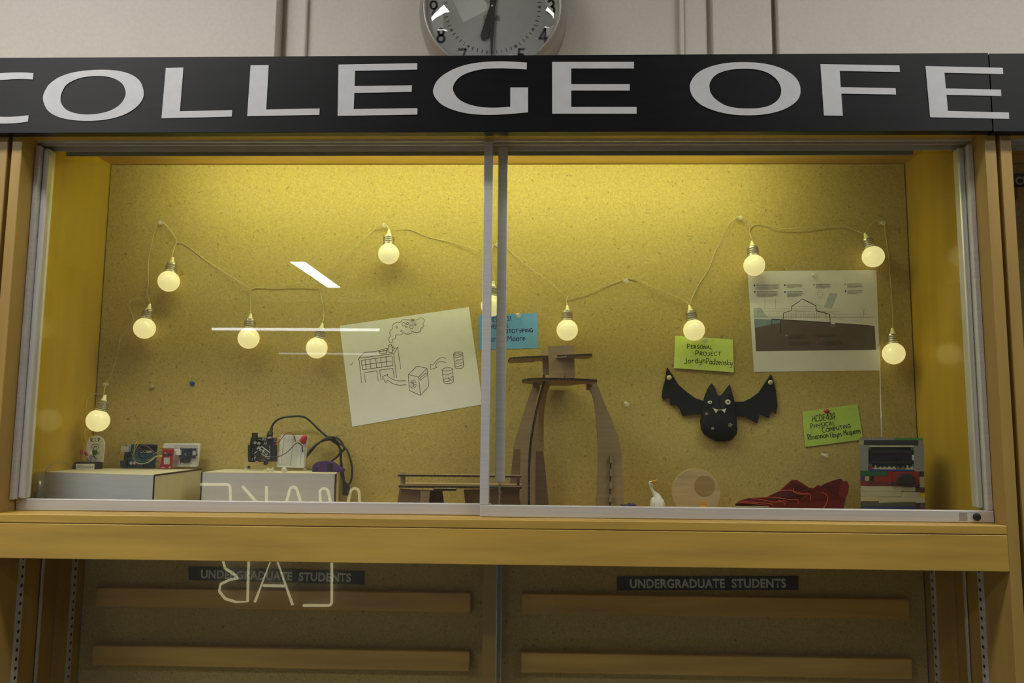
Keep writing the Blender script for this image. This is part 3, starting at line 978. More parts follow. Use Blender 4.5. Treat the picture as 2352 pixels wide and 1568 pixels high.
segs = [
    M4([(575, 1510), (565, 1460), (580, 1400), (580, 1250), (620, 1195), (668, 1185), (690, 1190)]),
    M4([(694, 1225), (705, 1160), (715, 1122), (735, 1085), (760, 1030), (780, 960), (805, 850), (815, 810), (860, 750), (900, 690), (890, 650), (870, 590), (885, 565), (920, 545), (985, 535), (1005, 550), (1012, 580), (1002, 603)]),
    M4([(1004, 552), (990, 500), (1000, 440), (1003, 280), (1030, 140), (1060, 45), (1085, 22), (1115, 45), (1160, 100), (1190, 155), (1180, 190), (1165, 240), (1158, 285)]),
    M4([(1188, 158), (1240, 175), (1350, 258), (1450, 325), (1560, 395), (1650, 455), (1690, 485), (1688, 540), (1692, 600), (1686, 655)]),
    M4([(1690, 485), (1740, 470), (1850, 465), (2000, 440), (2110, 440), (2158, 455), (2160, 500), (2180, 600), (2183, 670), (2170, 725)]),
    [(735.5, 655), (754, 626), (800, 583)]+M5([(100, 205), (200, 110), (260, 60), (300, 45), (322, 60), (331, 95)]),
    M5([(331, 90), (340, 68), (370, 56), (420, 64), (480, 78), (600, 130), (720, 155), (860, 195), (970, 240), (1015, 262)]),
    M5([(1037, 440), (1045, 410), (1025, 330), (1018, 262), (1030, 200), (1055, 172), (1090, 182), (1130, 207), (1200, 270), (1300, 350), (1400, 420), (1480, 490), (1530, 530), (1530, 560), (1537, 605)]),
    M5([(1530, 545), (1560, 518), (1700, 490), (1800, 455), (1925, 414), (1960, 410), (2010, 418), (2100, 465), (2200, 505), (2300, 545), (2345, 572)]) + M6([(75, 572), (92, 590), (98, 608)]),
    M6([(92, 592), (110, 540), (160, 440), (220, 350), (265, 230), (300, 170), (325, 100), (360, 40), (400, 5), (430, -5), (460, 20), (495, 65), (500, 105), (518, 150), (520, 185)]),
    M6([(498, 95), (510, 65), (545, 45), (600, 45), (700, 72), (860, 70), (1000, 60), (1140, 62), (1220, 90), (1275, 108), (1290, 130)]),
    M6([(1278, 110), (1285, 85), (1320, 40), (1370, 18), (1405, 40), (1412, 100), (1435, 250), (1448, 420), (1460, 600), (1467, 770)]),
]
ends = {0: 1}
m = MB()
for i, sgm in enumerate(segs):
    ps = smooth(sgm, 10)
    n = len(ps)
    L = 0.0
    cl = []
    prev = None
    for j, p in enumerate(ps):
        f_ = j/(n-1)
        yy = YW-0.004*math.sin(f_*9+i)
        for q in (c for c in bulbs[:11]):
            if (Vector(q[1])-Vector(p)).length < 30:
                yy = YW+(YB-YW)*(1-(Vector(q[1])-Vector(p)).length/30)
        if (Vector(bulbs[11][1])-Vector(p)).length < 40:
            yy = YW+((D-0.075)-YW)*(1-(Vector(bulbs[11][1])-Vector(p)).length/40)
        if i == 0:
            yy = D-0.03
        w3 = P(p[0], p[1], yy) if i else PX(p[0], p[1], -0.8765)
        if w3.y > D-0.001:
            w3 = P(p[0], p[1], D-0.002)
        if prev is not None:
            L += (w3-prev).length
        prev = w3
        cl.append((w3, L))
    for ph in (0, math.pi):
        m.tube([c+Vector((math.cos(l*500+ph)*0.0006, math.sin(l*500+ph)*0.0006, 0)) for c, l in cl], 0.00055, 5)
m.build('wire', WIRE, sl_, True)
# the wire's far end, over the white box to the battery holder
m = MB()
pts = [PX(x, y, -0.874) for x, y in smooth(KA([(520, 1072), (560, 1030), (620, 990), (700, 978), (750, 995), (790, 1030), (805, 1056)]), 6)]
m.tube(pts, 0.0009, 6)
m.build('lead_wire', mat('lead_grey', (0.30, 0.27, 0.14), 0.4), sl_, True)


# ================================================================ pins
def pin(px, py, label, m_, kind='push', tilt=(0.15, -0.2), y0=D, s=1.0, group='push pins'):
    b = P(px, py, y0-0.006)
    b.y = y0
    ax = Vector((tilt[0], -1, tilt[1])).normalized()
    t = thing('push_pin', label, 'pin', tuple(b), group)
    MB().lathe([(0.0005, 0), (0.0005, 0.004*s), (0, 0.004*s)], b, ax, 6).build('needle', METAL, t)
    if kind == 'push':
        pr = [(0.0042, 0.0032), (0.0046, 0.0040), (0.0042, 0.0050), (0.0026, 0.0062), (0.0024, 0.0105), (0.0030, 0.0125), (0.0046, 0.0138), (0.0048, 0.0152), (0.0040, 0.0160), (0, 0.0162)]
    else:
        pr = [(0.0030, 0.0012), (0.0052, 0.0016), (0.0053, 0.0026), (0.0042, 0.0040), (0.0022, 0.0048), (0, 0.0050)]
    MB().lathe([(r*s, h*s) for r, h in pr], b, ax, 18).build('head', m_, t, True)
    return t


TBLUE = mat('blue_plastic', (0.03, 0.07, 0.28), 0.4)
TRED = mat('red_plastic', (0.42, 0.03, 0.025), 0.35)
pin(369.5, 510, 'clear push pin holding the wire above the two leftmost upper bulbs', CLEAR)
pin(882, 517, 'clear push pin just above the bulb over the factory drawing', CLEAR)
pin(1141, 561, 'clear push pin half hidden behind the door stile', CLEAR)
pin(1436, 644, 'clear push pin holding the wire midway above the cardboard tower', CLEAR)
pin(1697, 499, 'clear push pin over the bulb at the printed section drawing', CLEAR)
pin(2022, 511, 'clear push pin in the upper corner beside the dark seam', CLEAR)
pin(243, 881, 'clear push pin above the lowest bulb near the gravestone', CLEAR)
pin(947, 731, 'clear push pin through the factory drawing', CREAM, y0=D-0.001)
pin(1188.5, 722, 'clear push pin through the blue note', CLEAR, y0=D-0.001)
pin(1616, 779, 'clear push pin through the bright green note beside a bulb', CLEAR, y0=D-0.003)
pin(1868, 630, 'clear push pin through the printed section drawing', CLEAR, y0=D-0.001)
pin(1437, 925.5, 'lone clear push pin beside the cardboard tower leg', CLEAR)
pin(1888, 1044, 'lone clear push pin under the green note by the brick tower', CLEAR, tilt=(0.6, -0.1))
pin(1904, 944.5, 'red push pin through the green note by the brick tower', TRED, y0=D-0.002, tilt=(-0.7, 0.05))
pin(439, 879.5, 'small round blue tack in the bare board', TBLUE, 'tack')
pin(346, 887.5, 'small round beige tack in the bare board', mat('beige_plastic', (0.40, 0.33, 0.20), 0.4), 'tack')
pin(1537.5, 866.5, 'cream tack in the leftmost wing tip of the bat', CREAM, 'tack', y0=D-0.0065, s=1.05)
pin(1770.5, 877.5, 'cream tack in the rightmost wing tip of the bat', CREAM, 'tack', y0=D-0.0065, s=1.05)


# ================================================================ papers
def sheet(name, label, cat, corners, m_, curl=0.0, th=0.0004, yoff=0.0006, n=10, bow=0.0):
    """pinned paper: a bilinear patch between four pixel corners (tl, tr, br, bl), bottom lifting off the board"""
    cs = [P(x, y, D-yoff) for x, y in corners]
    t = thing(name, label, cat, tuple((cs[2]+cs[3])/2), None)
    rows = []
    for j in range(n+1):
        v = j/n
        r = []
        for i in range(n+1):
            u = i/n
            p = (cs[0]*(1-u)+cs[1]*u)*(1-v)+(cs[3]*(1-u)+cs[2]*u)*v
            p.y = D-yoff-curl*v*v-bow*(2*u-1)**2*(0.3+0.7*v)
            r.append(p)
        rows.append(r)
    m = MB()
    f_ = [p for r in rows for p in r]
    b_ = [p+Vector((0, th, 0)) for p in f_]
    k = n+1
    fs = []
    for j in range(n):
        for i in range(n):
            a = j*k+i
            fs += [(a, a+1, a+k+1, a+k), (a+k*k, a+k+k*k, a+k+1+k*k, a+1+k*k)]
    for i in range(n):
        fs += [(i, i+k*k, i+1+k*k, i+1), (n*k+i, n*k+i+1, n*k+i+1+k*k, n*k+i+k*k), (i*k, (i+1)*k, (i+1)*k+k*k, i*k+k*k), (i*k+n, i*k+n+k*k, (i+1)*k+n+k*k, (i+1)*k+n)]
    m.add(f_+b_, fs)
    m.build('sheet', m_, t)
    return t


yo = 0.0006
# the factory drawing
fp = sheet('drawing_sheet', 'white paper sheet with a pen drawing of a factory and cans', 'drawing', [(780, 748), (1077, 705), (1109, 928.5), (809, 979.5)], PAPER)
IY = D-yo-0.0003
m = MB()
FL = lambda *pts: m.lines([KF(list(pts))], 1.15, IY)
FS = lambda pts, cl=False: m.ribbon([tuple(p) for p in smooth(KF(pts), 5, cl)], 1.05, IY, cl)
FL((265, 990), (232, 690), (650, 636), (684, 928))
FL((232, 690), (292, 626), (480, 602)), FL((650, 636), (697, 562), (735, 824)), FL((655, 575), (697, 562))
FL((260, 718), (628, 665), (638, 780), (274, 830), (260, 718)), FL((258, 775), (634, 725))
for a, b in (((308, 710), (318, 826)), ((366, 702), (376, 818)), ((434, 692), (444, 806)), ((494, 684), (504, 798)), ((556, 676), (566, 790))):
    FL(a, b)
FL((312, 985), (294, 866), (446, 843), (464, 968)), FL((500, 962), (480, 834), (640, 813), (656, 934))
FL((470, 612), (500, 588), (578, 574), (568, 626), (480, 642), (470, 612), (560, 600), (578, 574)), FL((560, 600), (568, 626))
FL((586, 540), (594, 624), (632, 624), (627, 535)), FS([(586, 540), (605, 526), (627, 535), (606, 545)], True)
FL((630, 565), (650, 553), (652, 595), (634, 605))
FS([(610, 510), (596, 490), (594, 450), (610, 425), (602, 380), (640, 325), (640, 290), (690, 258), (726, 262), (760, 230), (830, 230), (848, 240)])
FS([(905, 235), (940, 225), (965, 206), (1000, 212), (1018, 245), (1000, 282), (1012, 300), (995, 328), (975, 330), (970, 360), (930, 385), (870, 370)])
FS([(870, 370), (850, 398), (800, 402), (760, 382)]), FS([(760, 382), (735, 412), (675, 408)]), FS([(675, 408), (668, 450), (635, 470), (630, 500), (610, 510)])
for cx, cy, r in ((768, 286, 21), (862, 315, 22), (814, 277, 13), (686, 321, 10), (800, 317, 9), (742, 366, 9), (908, 289, 9)):
    m.ribbon([(780+(cx+r*math.cos(a*0.5236))/5.226, 690+(cy+r*1.05*math.sin(a*0.5236))/5.226) for a in range(12)], 1.0, IY, True)
FL((826, 886), (927, 786), (1048, 812), (1070, 1030), (970, 1136), (836, 1078), (826, 886), (948, 918), (1048, 812)), FL((948, 918), (970, 1136))
FL((962, 932), (1036, 872), (1042, 900), (968, 958), (962, 932))
FS([(858, 975), (880, 955), (905, 960), (918, 990)]), FS([(868, 995), (882, 978), (900, 985)]), FL((848, 978), (885, 1000), (878, 965))
FS([(852, 1020), (862, 1045), (895, 1050), (918, 1025)]), FS([(872, 1022), (885, 1032), (900, 1020)]), FL((925, 1015), (890, 1000), (880, 1030))
FL((790, 962), (762, 964)), FS([(790, 962), (700, 962), (620, 935), (572, 908)]), FL((572, 908), (582, 884), (514, 912), (552, 988), (576, 955)), FS([(576, 955), (640, 995), (710, 1014), (795, 1010)])
FS([(1278, 694), (1225, 685), (1170, 715), (1120, 775)]), FL((1120, 775), (1090, 764), (1092, 828), (1170, 802), (1146, 784)), FS([(1146, 784), (1175, 745), (1225, 732), (1278, 744)])
for bx, by, w_, h_ in ((1422, 636, 54, 160), (1293, 826, 62, 150)):
    FS([(bx-w_, by), (bx-w_*0.5, by-17), (bx+w_*0.5, by-19), (bx+w_, by-6), (bx+w_*0.4, by+14), (bx-w_*0.6, by+18)], True)
    FL((bx-w_, by), (bx-w_+14, by+h_)), FL((bx+w_, by-6), (bx+w_+14, by+h_-4)), FS([(bx-w_+14, by+h_), (bx-20, by+h_+18), (bx+40, by+h_+16), (bx+w_+14, by+h_-4)])
    FS([(bx-w_+10, by+h_-22), (bx-10, by+h_-4), (bx+w_+10, by+h_-28)])
FS([(1372, 672), (1410, 684), (1472, 652)]), FS([(1380, 735), (1410, 715), (1440, 712), (1480, 700)]), FS([(1384, 765), (1420, 748), (1450, 752), (1486, 735)]), FL((1384, 640), (1405, 634)), FL((1415, 634), (1440, 628))
FS([(1236, 882), (1290, 890), (1360, 860)]), FS([(1250, 950), (1275, 930), (1300, 940), (1325, 935), (1345, 915)]), FS([(1300, 915), (1310, 935), (1328, 945), (1318, 955)]), FS([(1345, 905), (1360, 908), (1350, 915)])
FL((118, 776), (140, 772), (158, 742)), FL((222, 705), (230, 715), (236, 685))
m.build('pen_drawing', INK, fp)

# blue note
bn = sheet('sticky_note', 'blue sticky note written in blue pen behind the door stile', 'note', KH([(228, 402), (1852, 345), (1885, 1318), (246, 1368)]), BLUEN, curl=0.0)
m = MB()
pen(m, 'HCDE 351', *KH([(540, 598), (1140, 556)]), 10.5, 1.5, IY)
pen(m, 'PHYSICAL', *KH([(505, 780), (1075, 736)]), 9, 1.6, IY)
pen(m, 'PROTOTYPING', *KH([(790, 905), (1740, 868)]), 7.8, 1.7, IY)
pen(m, 'Danny', *KH([(420, 1150), (960, 1110)]), 14, 1.4, IY)
pen(m, 'Moore', *KH([(1040, 1130), (1530, 1108)]), 13, 1.6, IY)
m.build('lettering', BINK, bn)
# bright green note (bulges off the board)
gn = sheet('sticky_note', 'bright green sticky note with a name below a bulb above the bat', 'note', KI([(360, 362), (1925, 462), (1945, 1352), (330, 1235)]), GRNN, yoff=0.0035)
IG = D-0.0035-0.0003
m = MB()
pen(m, 'Personal', *KI([(680, 705), (1370, 722)]), 10, 1.3, IG, True)
pen(m, 'Project', *KI([(905, 888), (1600, 898)]), 10.5, 1.3, IG, True)
pen(m, 'Jordyn', *KI([(600, 1105), (1190, 1092)]), 12.5, 1.3, IG)
pen(m, 'Padzensky', *KI([(1195, 1120), (1905, 1165)]), 13, 1.3, IG)
m.build('lettering', KINK, gn)
# second green note
g2 = sheet('sticky_note', 'green sticky note under a red pin beside the brick tower', 'note', KE([(824, 192), (1368, 118), (1422, 466), (852, 540)]), GRND, yoff=0.0022)
IG = D-0.0022-0.0003
m = MB()
pen(m, 'HCDE439', *KE([(926, 294), (1154, 262)]), 14, 1.4, IG)
pen(m, 'Physical', *KE([(906, 362), (1146, 322)]), 11.5, 1.4, IG, True)
pen(m, 'Computing', *KE([(1022, 400), (1302, 350)]), 11, 1.4, IG, True)
pen(m, 'Rhiannon', *KE([(880, 474), (1082, 444)]), 13.5, 1.4, IG)
pen(m, 'Hayes-Mcqueen', *KE([(1104, 452), (1398, 402)]), 13, 1.4, IG)
m.build('lettering', KINK, g2)

# printed section drawing
pr = sheet('printed_sheet', 'white printed sheet with a building section over grey ground', 'print', KG([(100, 132), (1818, 114), (1868, 1456), (185, 1474)]), PAPER)
PY = D-yo-0.0002
GROUND = mat('print_ground', (0.145, 0.118, 0.108), 0.8, var=0.03, spec=0.1)
WATER = mat('print_water', (0.235, 0.30, 0.36), 0.8, spec=0.1)
PALEB = mat('print_pale_blue', (0.47, 0.52, 0.52), 0.8, spec=0.1)
PALEL = mat('print_pale_line', (0.46, 0.45, 0.42), 0.8, spec=0.1)
PTX = mat('print_text', (0.27, 0.26, 0.25), 0.8, spec=0.1)
PTX2 = mat('print_text_dim', (0.085, 0.072, 0.068), 0.8, spec=0.1)
PBLK = mat('print_black', (0.05, 0.048, 0.045), 0.8, spec=0.1)


def flat(polys, name, m_, y):
    mm = MB()
    for pl in polys:
        mm.add([P(a, b, y) for a, b in KG(pl)], [tuple(range(len(pl)))])
    return mm.build(name, m_, pr)


flat([[(188, 766), (420, 775), (560, 772), (1200, 815), (1216, 818), (1216, 870), (1266, 872), (1266, 818), (1700, 848), (1795, 866), (1812, 1180), (212, 1198)]], 'ground_area', GROUND, PY)
flat([[(188, 766), (420, 776), (535, 785), (535, 822), (400, 842), (280, 868), (200, 888)]], 'water_area', WATER, PY-0.0001)
flat([[(1195, 422), (1302, 435), (1222, 628), (1115, 612)]], 'solar_patch', PALEB, PY)
flat([[(178, 622), (270, 618), (370, 745), (180, 740)]], 'lake_patch', PALEB, PY)
flat([[(1218, 838), (1266, 838), (1266, 870), (1218, 870)]], 'cistern', mat('print_violet', (0.19, 0.14, 0.22), 0.8), PY-0.0001)
m = MB()
GLn = lambda w_, *pts: m.lines([KG(list(pts))], w_, PY-0.00012)
GLn(1.4, (578, 768), (578, 690), (688, 655), (688, 600), (800, 528)), GLn(1.6, (825, 500), (1012, 592), (1014, 660), (1195, 706), (1200, 812))
GLn(1.0, (825, 500), (800, 520)), GLn(1.6, (422, 846), (424, 768), (536, 780), (545, 960))
for x, y_ in ((582, 782), (704, 790), (1012, 812), (1190, 828), (1618, 850)):
    GLn(2.4, (x-8, y_), (x+8, y_))
GLn(1.2, (424, 768), (1200, 815))
m.build('section_lines', PBLK, pr)
m = MB()
for x in (328, 472, 690, 745, 1020, 1140):
    GLn(0.6, (x, 500 if x < 480 else 640), (x, 640 if x < 480 else 770))
for y_ in (630, 662, 700, 738, 745):
    GLn(0.5, (185, y_), (1340 if y_ < 700 else 1780, y_+4))
for k in range(26):
    x = 600+k*22
    GLn(0.5, (x, 690+random.randint(-40, 20)), (x+random.randint(-4, 16), 760))
GLn(0.8, (840, 505), (1075, 595)), GLn(0.8, (1014, 650), (1200, 690), (1250, 690), (1280, 760)), GLn(0.6, (700, 600), (1010, 600)), GLn(0.6, (700, 660), (1010, 665))
cx_, cy_ = 1066, 446
for a in range(12):
    ca, sa = math.cos(a*0.5236), math.sin(a*0.5236)
    GLn(0.7, (cx_+50*ca, cy_+50*sa), (cx_+64*ca, cy_+64*sa))
m.ribbon([(1700+(cx_+36*math.cos(a*0.3927))/5.809, 600+(cy_+36*math.sin(a*0.3927))/5.809) for a in range(16)], 0.6, PY-0.0001, True)
for k in range(44):
    a, r_ = random.uniform(0, 6.28), random.uniform(10, 85)
    x, y_ = 1645+r_*math.cos(a), 662+r_*math.sin(a)*0.85
    GLn(0.6, (x, y_), (x+random.uniform(-18, 18), y_+random.uniform(-18, 18)))
GLn(0.8, (1645, 740), (1650, 660))
for k in range(24):
    x = 1300+k*20
    GLn(0.6, (x, 770+k*2.4+random.randint(-18, 6)), (x+18, 772+k*2.6+random.randint(-14, 8)))
m.build('pale_linework', PALEL, pr)
HEADS = [('HIGH-PERFORMANCE ENVELOPE', 192, 320, 515, (0.10, 0.10, 0.12), 5), ('SALVAGED MATERIALS', 596, 317, 825, (0.13, 0.09, 0.07), 3), ('NET POSITIVE ENERGY', 984, 313, 1215, (0.55, 0.42, 0.06), 4), ('DAYLIGHT AND VIEWS', 1402, 305, 1625, (0.50, 0.36, 0.12), 4),
         ('REDUCED CARBON EMISSIONS', 196, 408, 500, (0.11, 0.17, 0.07), 6), ('NATURAL VENTILATION', 598, 408, 832, (0.07, 0.16, 0.40), 6), ('RAINWATER CAPTURE', 1406, 397, 1630, (0.09, 0.18, 0.33), 3)]
HEAD2 = [('STORMWATER TREATMENT', 617, 987, 880, (0.25, 0.34, 0.45), 4), ('RED LIST FREE MATERIALS', 1016, 984, 1288, (0.32, 0.05, 0.05), 2), ('GREY & BLACKWATER TREATMENT', 622, 1083, 940, (0.16, 0.12, 0.18), 3), ('GROUND SOURCE HEAT EXCHANGE', 1023, 1080, 1362, (0.38, 0.11, 0.04), 3)]
mt, mt2 = MB(), MB()
for lst, mm, tm in ((HEADS, mt, PTX), (HEAD2, mt2, PTX2)):
    for i, (s, x, y_, x1, c, nl) in enumerate(lst):
        (bx, by), = KG([(x, y_)])
        MB().disc(bx, by, 2.0, PY-0.0003, PY-0.0001, 14).build('legend_dot', mat('dot_%s' % s[:6].strip().lower(), c, 0.8, spec=0.1), pr)
        a, b = KG([(x+26, y_+6), (x1, y_+4)])
        fontmesh(s, 'heading', tm, pr, a, b, 2.8, PY-0.0002, 0.02)
        for k in range(nl):
            yy = y_+18+k*9.4
            l0, l1 = KG([(x+26, yy), (x1+(10 if k < nl-1 else -70)+random.randint(-30, 10), yy-2)])
            mm.ribbon([l0, l1], 0.75, PY-0.0002)
mt.build('body_text', PALEL, pr)
mt2.build('body_text', PTX2, pr)

FZ = -0.0119       # case floor


def pillow(mb, pts, y0, t, cen=None, back=True):
    """stuffed felt: outline at y0, bulging t towards the viewer"""
    a = [P(x, y, y0) for x, y in pts]
    c = sum(a, Vector())/len(a) if cen is None else P(cen[0], cen[1], y0)
    rings = [[Vector((p.x, y0+t*0.25, p.z)) for p in a]]
    for s in (1.0, 0.97, 0.90, 0.78, 0.60, 0.35, 0.08):
        d_ = t*math.sqrt(max(0, 1-s**2.2))
        rings.append([Vector((c.x+(p.x-c.x)*s, y0-d_, c.z+(p.z-c.z)*s)) for p in a])
    mb.loft(rings)
    return mb


def slab(name, pts, y0, y1, m_, parent, bevel=0.0, edge=None):
    """cardboard plate facing the viewer; cut edges show the fluting"""
    mb = MB().prism(pts, y0, y1)
    n = len(pts)
    if edge is not None:
        k = len(mb.f)
        for i in range(k-n, k):
            mb.m[i] = 1
        return mb.build(name, [m_, edge], parent)
    return mb.build(name, m_, parent, bevel=bevel)


# ================================================================ felt bat
bt = thing('felt_bat', 'black felt bat with white fangs pinned under the bright green note', 'plush bat', tuple(P(1653, 1010, D)))
wl = KD([(795, 15), (850, 90), (905, 185), (980, 250), (1075, 320), (1160, 350), (1150, 480), (1060, 485), (948, 500), (925, 430), (890, 390), (828, 388), (826, 318), (795, 325), (760, 348), (744, 310), (750, 240), (775, 140)])
wr = KD([(1836, 85), (1855, 135), (1882, 235), (1900, 400), (1885, 480), (1865, 455), (1835, 452), (1818, 522), (1770, 500), (1720, 480), (1700, 575), (1640, 540), (1580, 510), (1480, 492), (1470, 358), (1560, 358), (1640, 320), (1715, 265), (1770, 180)])
MB().prism([tuple(p) for p in wl], D-0.006, D-0.0002).build('wing', FELT, bt, bevel=0.001)
MB().prism([tuple(p) for p in wr], D-0.006, D-0.0002).build('wing', FELT, bt, bevel=0.001)
bo = KD([(1242, 175), (1262, 205), (1280, 265), (1298, 292), (1325, 302), (1350, 280), (1395, 215), (1420, 188), (1432, 230), (1452, 300), (1470, 370), (1480, 480), (1490, 560), (1496, 640), (1485, 690), (1440, 738), (1370, 756), (1295, 755), (1230, 728), (1165, 685), (1135, 630), (1127, 550), (1140, 480), (1150, 400), (1165, 320), (1195, 240), (1222, 195)])
pillow(MB(), [tuple(p) for p in bo], D-0.004, 0.024, KD([(1315, 520)])[0]).build('body', FELT, bt, True)
FWH = mat('white_felt', (0.62, 0.60, 0.52), 0.9, spec=0.1)
STH = mat('cream_thread', (0.42, 0.36, 0.24), 0.9, spec=0.1)
YF = D-0.0275
for cx, cy, r, pr_ in ((1227, 363, 16, 5), (1404, 361, 25, 8)):
    (x, y), = KD([(cx, cy)])
    e_ = MB().disc(x, y, r/4.356, YF-0.0012, YF+0.01, 20).build('eye', FWH, bt)
    MB().disc(x+0.2, y, pr_/4.356, YF-0.0018, YF-0.0010, 12, 1.4).build('pupil', BLACK, e_)
m = MB()
m.ribbon([tuple(p) for p in smooth(KD([(1250, 420), (1285, 437), (1320, 440), (1360, 437), (1388, 426)]), 5)], 1.3, YF-0.0008)
for tri in ([(1262, 432), (1303, 440), (1284, 474)], [(1344, 440), (1382, 430), (1370, 474)]):
    m.prism(KD(tri), YF-0.0014, YF+0.004)
m.build('mouth', FWH, bt)
for cx, cy, r in ((1188, 478, 17), (1250, 624, 17), (1424, 590, 24)):
    m = MB()
    st = [(cx+r*math.sin(k*2.5133+0.2), cy-r*math.cos(k*2.5133+0.2)) for k in range(6)]
    m.lines([KD(st)], 0.9, YF-0.0004 if cx > 1200 else YF+0.002)
    m.build('stitched_star', STH, bt)

# ================================================================ white boxes with the boards
BZ = 0.0803
c1, c2, c3 = PZ(95, 1083, BZ), PZ(355, 1091, BZ), PZ(462, 1077, BZ)
c1.x = max(c1.x, -0.8775)
dv = (c3-c2)
dv = dv*((D-0.012-c2.y)/dv.y)
c3 = c2+dv
c4 = c1+dv*((D-0.006-c1.y)/dv.y)
c4.x = max(c4.x, -0.8778)
bx = thing('white_box', 'white cardboard box under the gravestone, seen at an angle', 'box', (c2.x, c2.y, FZ), 'white boxes')
lo = lambda p, z: Vector((p.x, p.y, z))
th = 0.003
for a, b, nm, mm in ((c1, c2, 'front_panel', WCARD), (c2, c3, 'side_panel', WCARDS)):
    d_ = (b-a).normalized()
    n_ = Vector((-d_.y, d_.x, 0))*th
    MB().hexa([lo(a, FZ), lo(b, FZ), lo(b, BZ-0.0012), lo(a, BZ-0.0012)], [lo(a+n_, FZ), lo(b+n_, FZ), lo(b+n_, BZ-0.0012), lo(a+n_, BZ-0.0012)]).build(nm, mm, bx)
MB().add([lo(c1, BZ), lo(c2, BZ), lo(c3, BZ), lo(c4, BZ), lo(c1, BZ-0.0012), lo(c2, BZ-0.0012), lo(c3, BZ-0.0012), lo(c4, BZ-0.0012)],
         [(0, 1, 2, 3), (7, 6, 5, 4), (0, 4, 5, 1), (1, 5, 6, 2), (2, 6, 7, 3), (3, 7, 4, 0)]).build('lid', WCARDS, bx)
m = MB()
off = Vector((0, -0.0006, 0.0004))
m.tube([lo(c2, BZ-0.0005)+off, lo(c3, BZ-0.0005)+off], 0.0016, 6)
m.tube([lo(c2, FZ)+off, lo(c2, BZ)+off], 0.0015, 6)
m.tube([lo(c1, FZ)+off, lo(c1, BZ)+off], 0.0012, 6)
m.build('cut_edge', CARDE, bx)
c1, c2 = PZ(466, 1084, BZ), PZ(770, 1087.5, BZ)
b2 = thing('white_box', 'white cardboard box under the breadboard kit, facing front', 'box', (c2.x, c2.y, FZ), 'white boxes')
ya = (c1.y+c2.y)/2
c1.y = c2.y = ya
MB().box(c1.x, c2.x, ya, ya+th, FZ, BZ-0.0012).build('front_panel', WCARD, b2)
yb = D-0.004
xrb = P(781, 1084, yb).x
MB().hexa([(c2.x-th, ya+th, FZ), (c2.x, ya+th, FZ), (c2.x, ya+th, BZ-0.0012), (c2.x-th, ya+th, BZ-0.0012)],
          [(xrb-th, yb, FZ), (xrb, yb, FZ), (xrb, yb, BZ-0.0012), (xrb-th, yb, BZ-0.0012)]).build('side_panel', WCARDS, b2)
MB().box(c1.x, c1.x+th, ya+th, yb, FZ, BZ-0.0012).build('side_panel', WCARDS, b2)
lid = [Vector(p) for p in ((c1.x, ya, BZ), (c2.x, ya, BZ), (xrb, yb, BZ), (c1.x, yb, BZ))]
MB().hexa(lid, [p-Vector((0, 0, 0.0012)) for p in lid]).build('lid', WCARDS, b2)
m = MB().tube([(c1.x-0.001, ya, FZ), (c1.x-0.001, ya, BZ)], 0.0016, 6)
m.tube([(c2.x+0.0005, ya, FZ), (c2.x+0.0005, ya, BZ-0.001)], 0.0022, 6)
m.build('cut_edge', CARDE, b2)
B2Y = ya
B2X = c2.x

# ---- battery holder behind the first box
q0, q1 = P(70, 1140, 0.082), P(93, 1086, 0.082)
bh = thing('battery_holder', 'smoky clear battery holder standing beside the white box', 'battery holder', (q0.x, 0.082, FZ))
MB().box(q0.x, q1.x, 0.082, 0.104, FZ, q1.z).build('shell', mat('smoky_plastic', (0.32, 0.29, 0.20), 0.2, alpha=0.45), bh, bevel=0.003)
xm = (q0.x+q1.x)/2
MB().tube([(xm, 0.093, FZ+0.004), (xm, 0.093, FZ+0.046)], 0.0075, 14).build('battery', mat('copper_wrap', (0.34, 0.19, 0.10), 0.35, metal=0.4), bh, True)
MB().tube([(xm, 0.093, FZ+0.046), (xm, 0.093, FZ+0.058)], 0.0076, 14).build('battery_band', BLACK, bh, True)
MB().tube([(xm, 0.093, FZ+0.058), (xm, 0.093, FZ+0.078)], 0.0045, 10).build('spring', METAL, bh, True)

# ---- gravestone with burnt-out LEDs
GY = 0.226
gr = thing('gravestone_model', 'small white gravestone marked R.I.P. with a skeleton and dead LEDs', 'model', tuple(PZ(205, 1078, BZ)))
y0_ = GY
ga, gb_ = P(172.5, 1061, y0_), P(217, 1061, y0_)
gx1 = P(235, 1061, y0_+0.028).x
MB().add([(ga.x, y0_, BZ), (gb_.x, y0_, BZ), (gx1, y0_+0.03, BZ), (ga.x+(gx1-gb_.x), y0_+0.03, BZ),
          (ga.x, y0_, ga.z), (gb_.x, y0_, ga.z), (gx1, y0_+0.03, ga.z), (ga.x+(gx1-gb_.x), y0_+0.03, ga.z)],
         [(0, 1, 5, 4), (1, 2, 6, 5), (2, 3, 7, 6), (3, 0, 4, 7), (4, 5, 6, 7), (3, 2, 1, 0)]).build('base', mat('black_foam', (0.022, 0.02, 0.022), 0.9), gr)
LB = y0_-0.0012
lp = MB().prism(KA([(852, 1004), (1060, 1004), (1058, 1068), (852, 1066)]), LB, y0_).build('label_card', PAPER, gr)
m = MB()
pen(m, 'LED', *KA([(862, 1044), (910, 1044)]), 4.2, 0.8, LB-0.0003, jit=0.1)
pen(m, 'Graveyard', *KA([(925, 1046), (1044, 1048)]), 4.6, 0.55, LB-0.0003, jit=0.2)
m.build('label_writing', mat('faint_ink', (0.33, 0.31, 0.29), 0.8), lp)
SY_ = y0_+0.022
sto = [(957, 985), (968, 920), (975, 790), (985, 750), (1010, 708), (1050, 688), (1085, 686), (1125, 695), (1158, 722), (1178, 765), (1176, 830), (1165, 910), (1157, 985)]
st_ = MB().prism(KA(sto), SY_, SY_+0.002).build('stone', PAPER, gr)
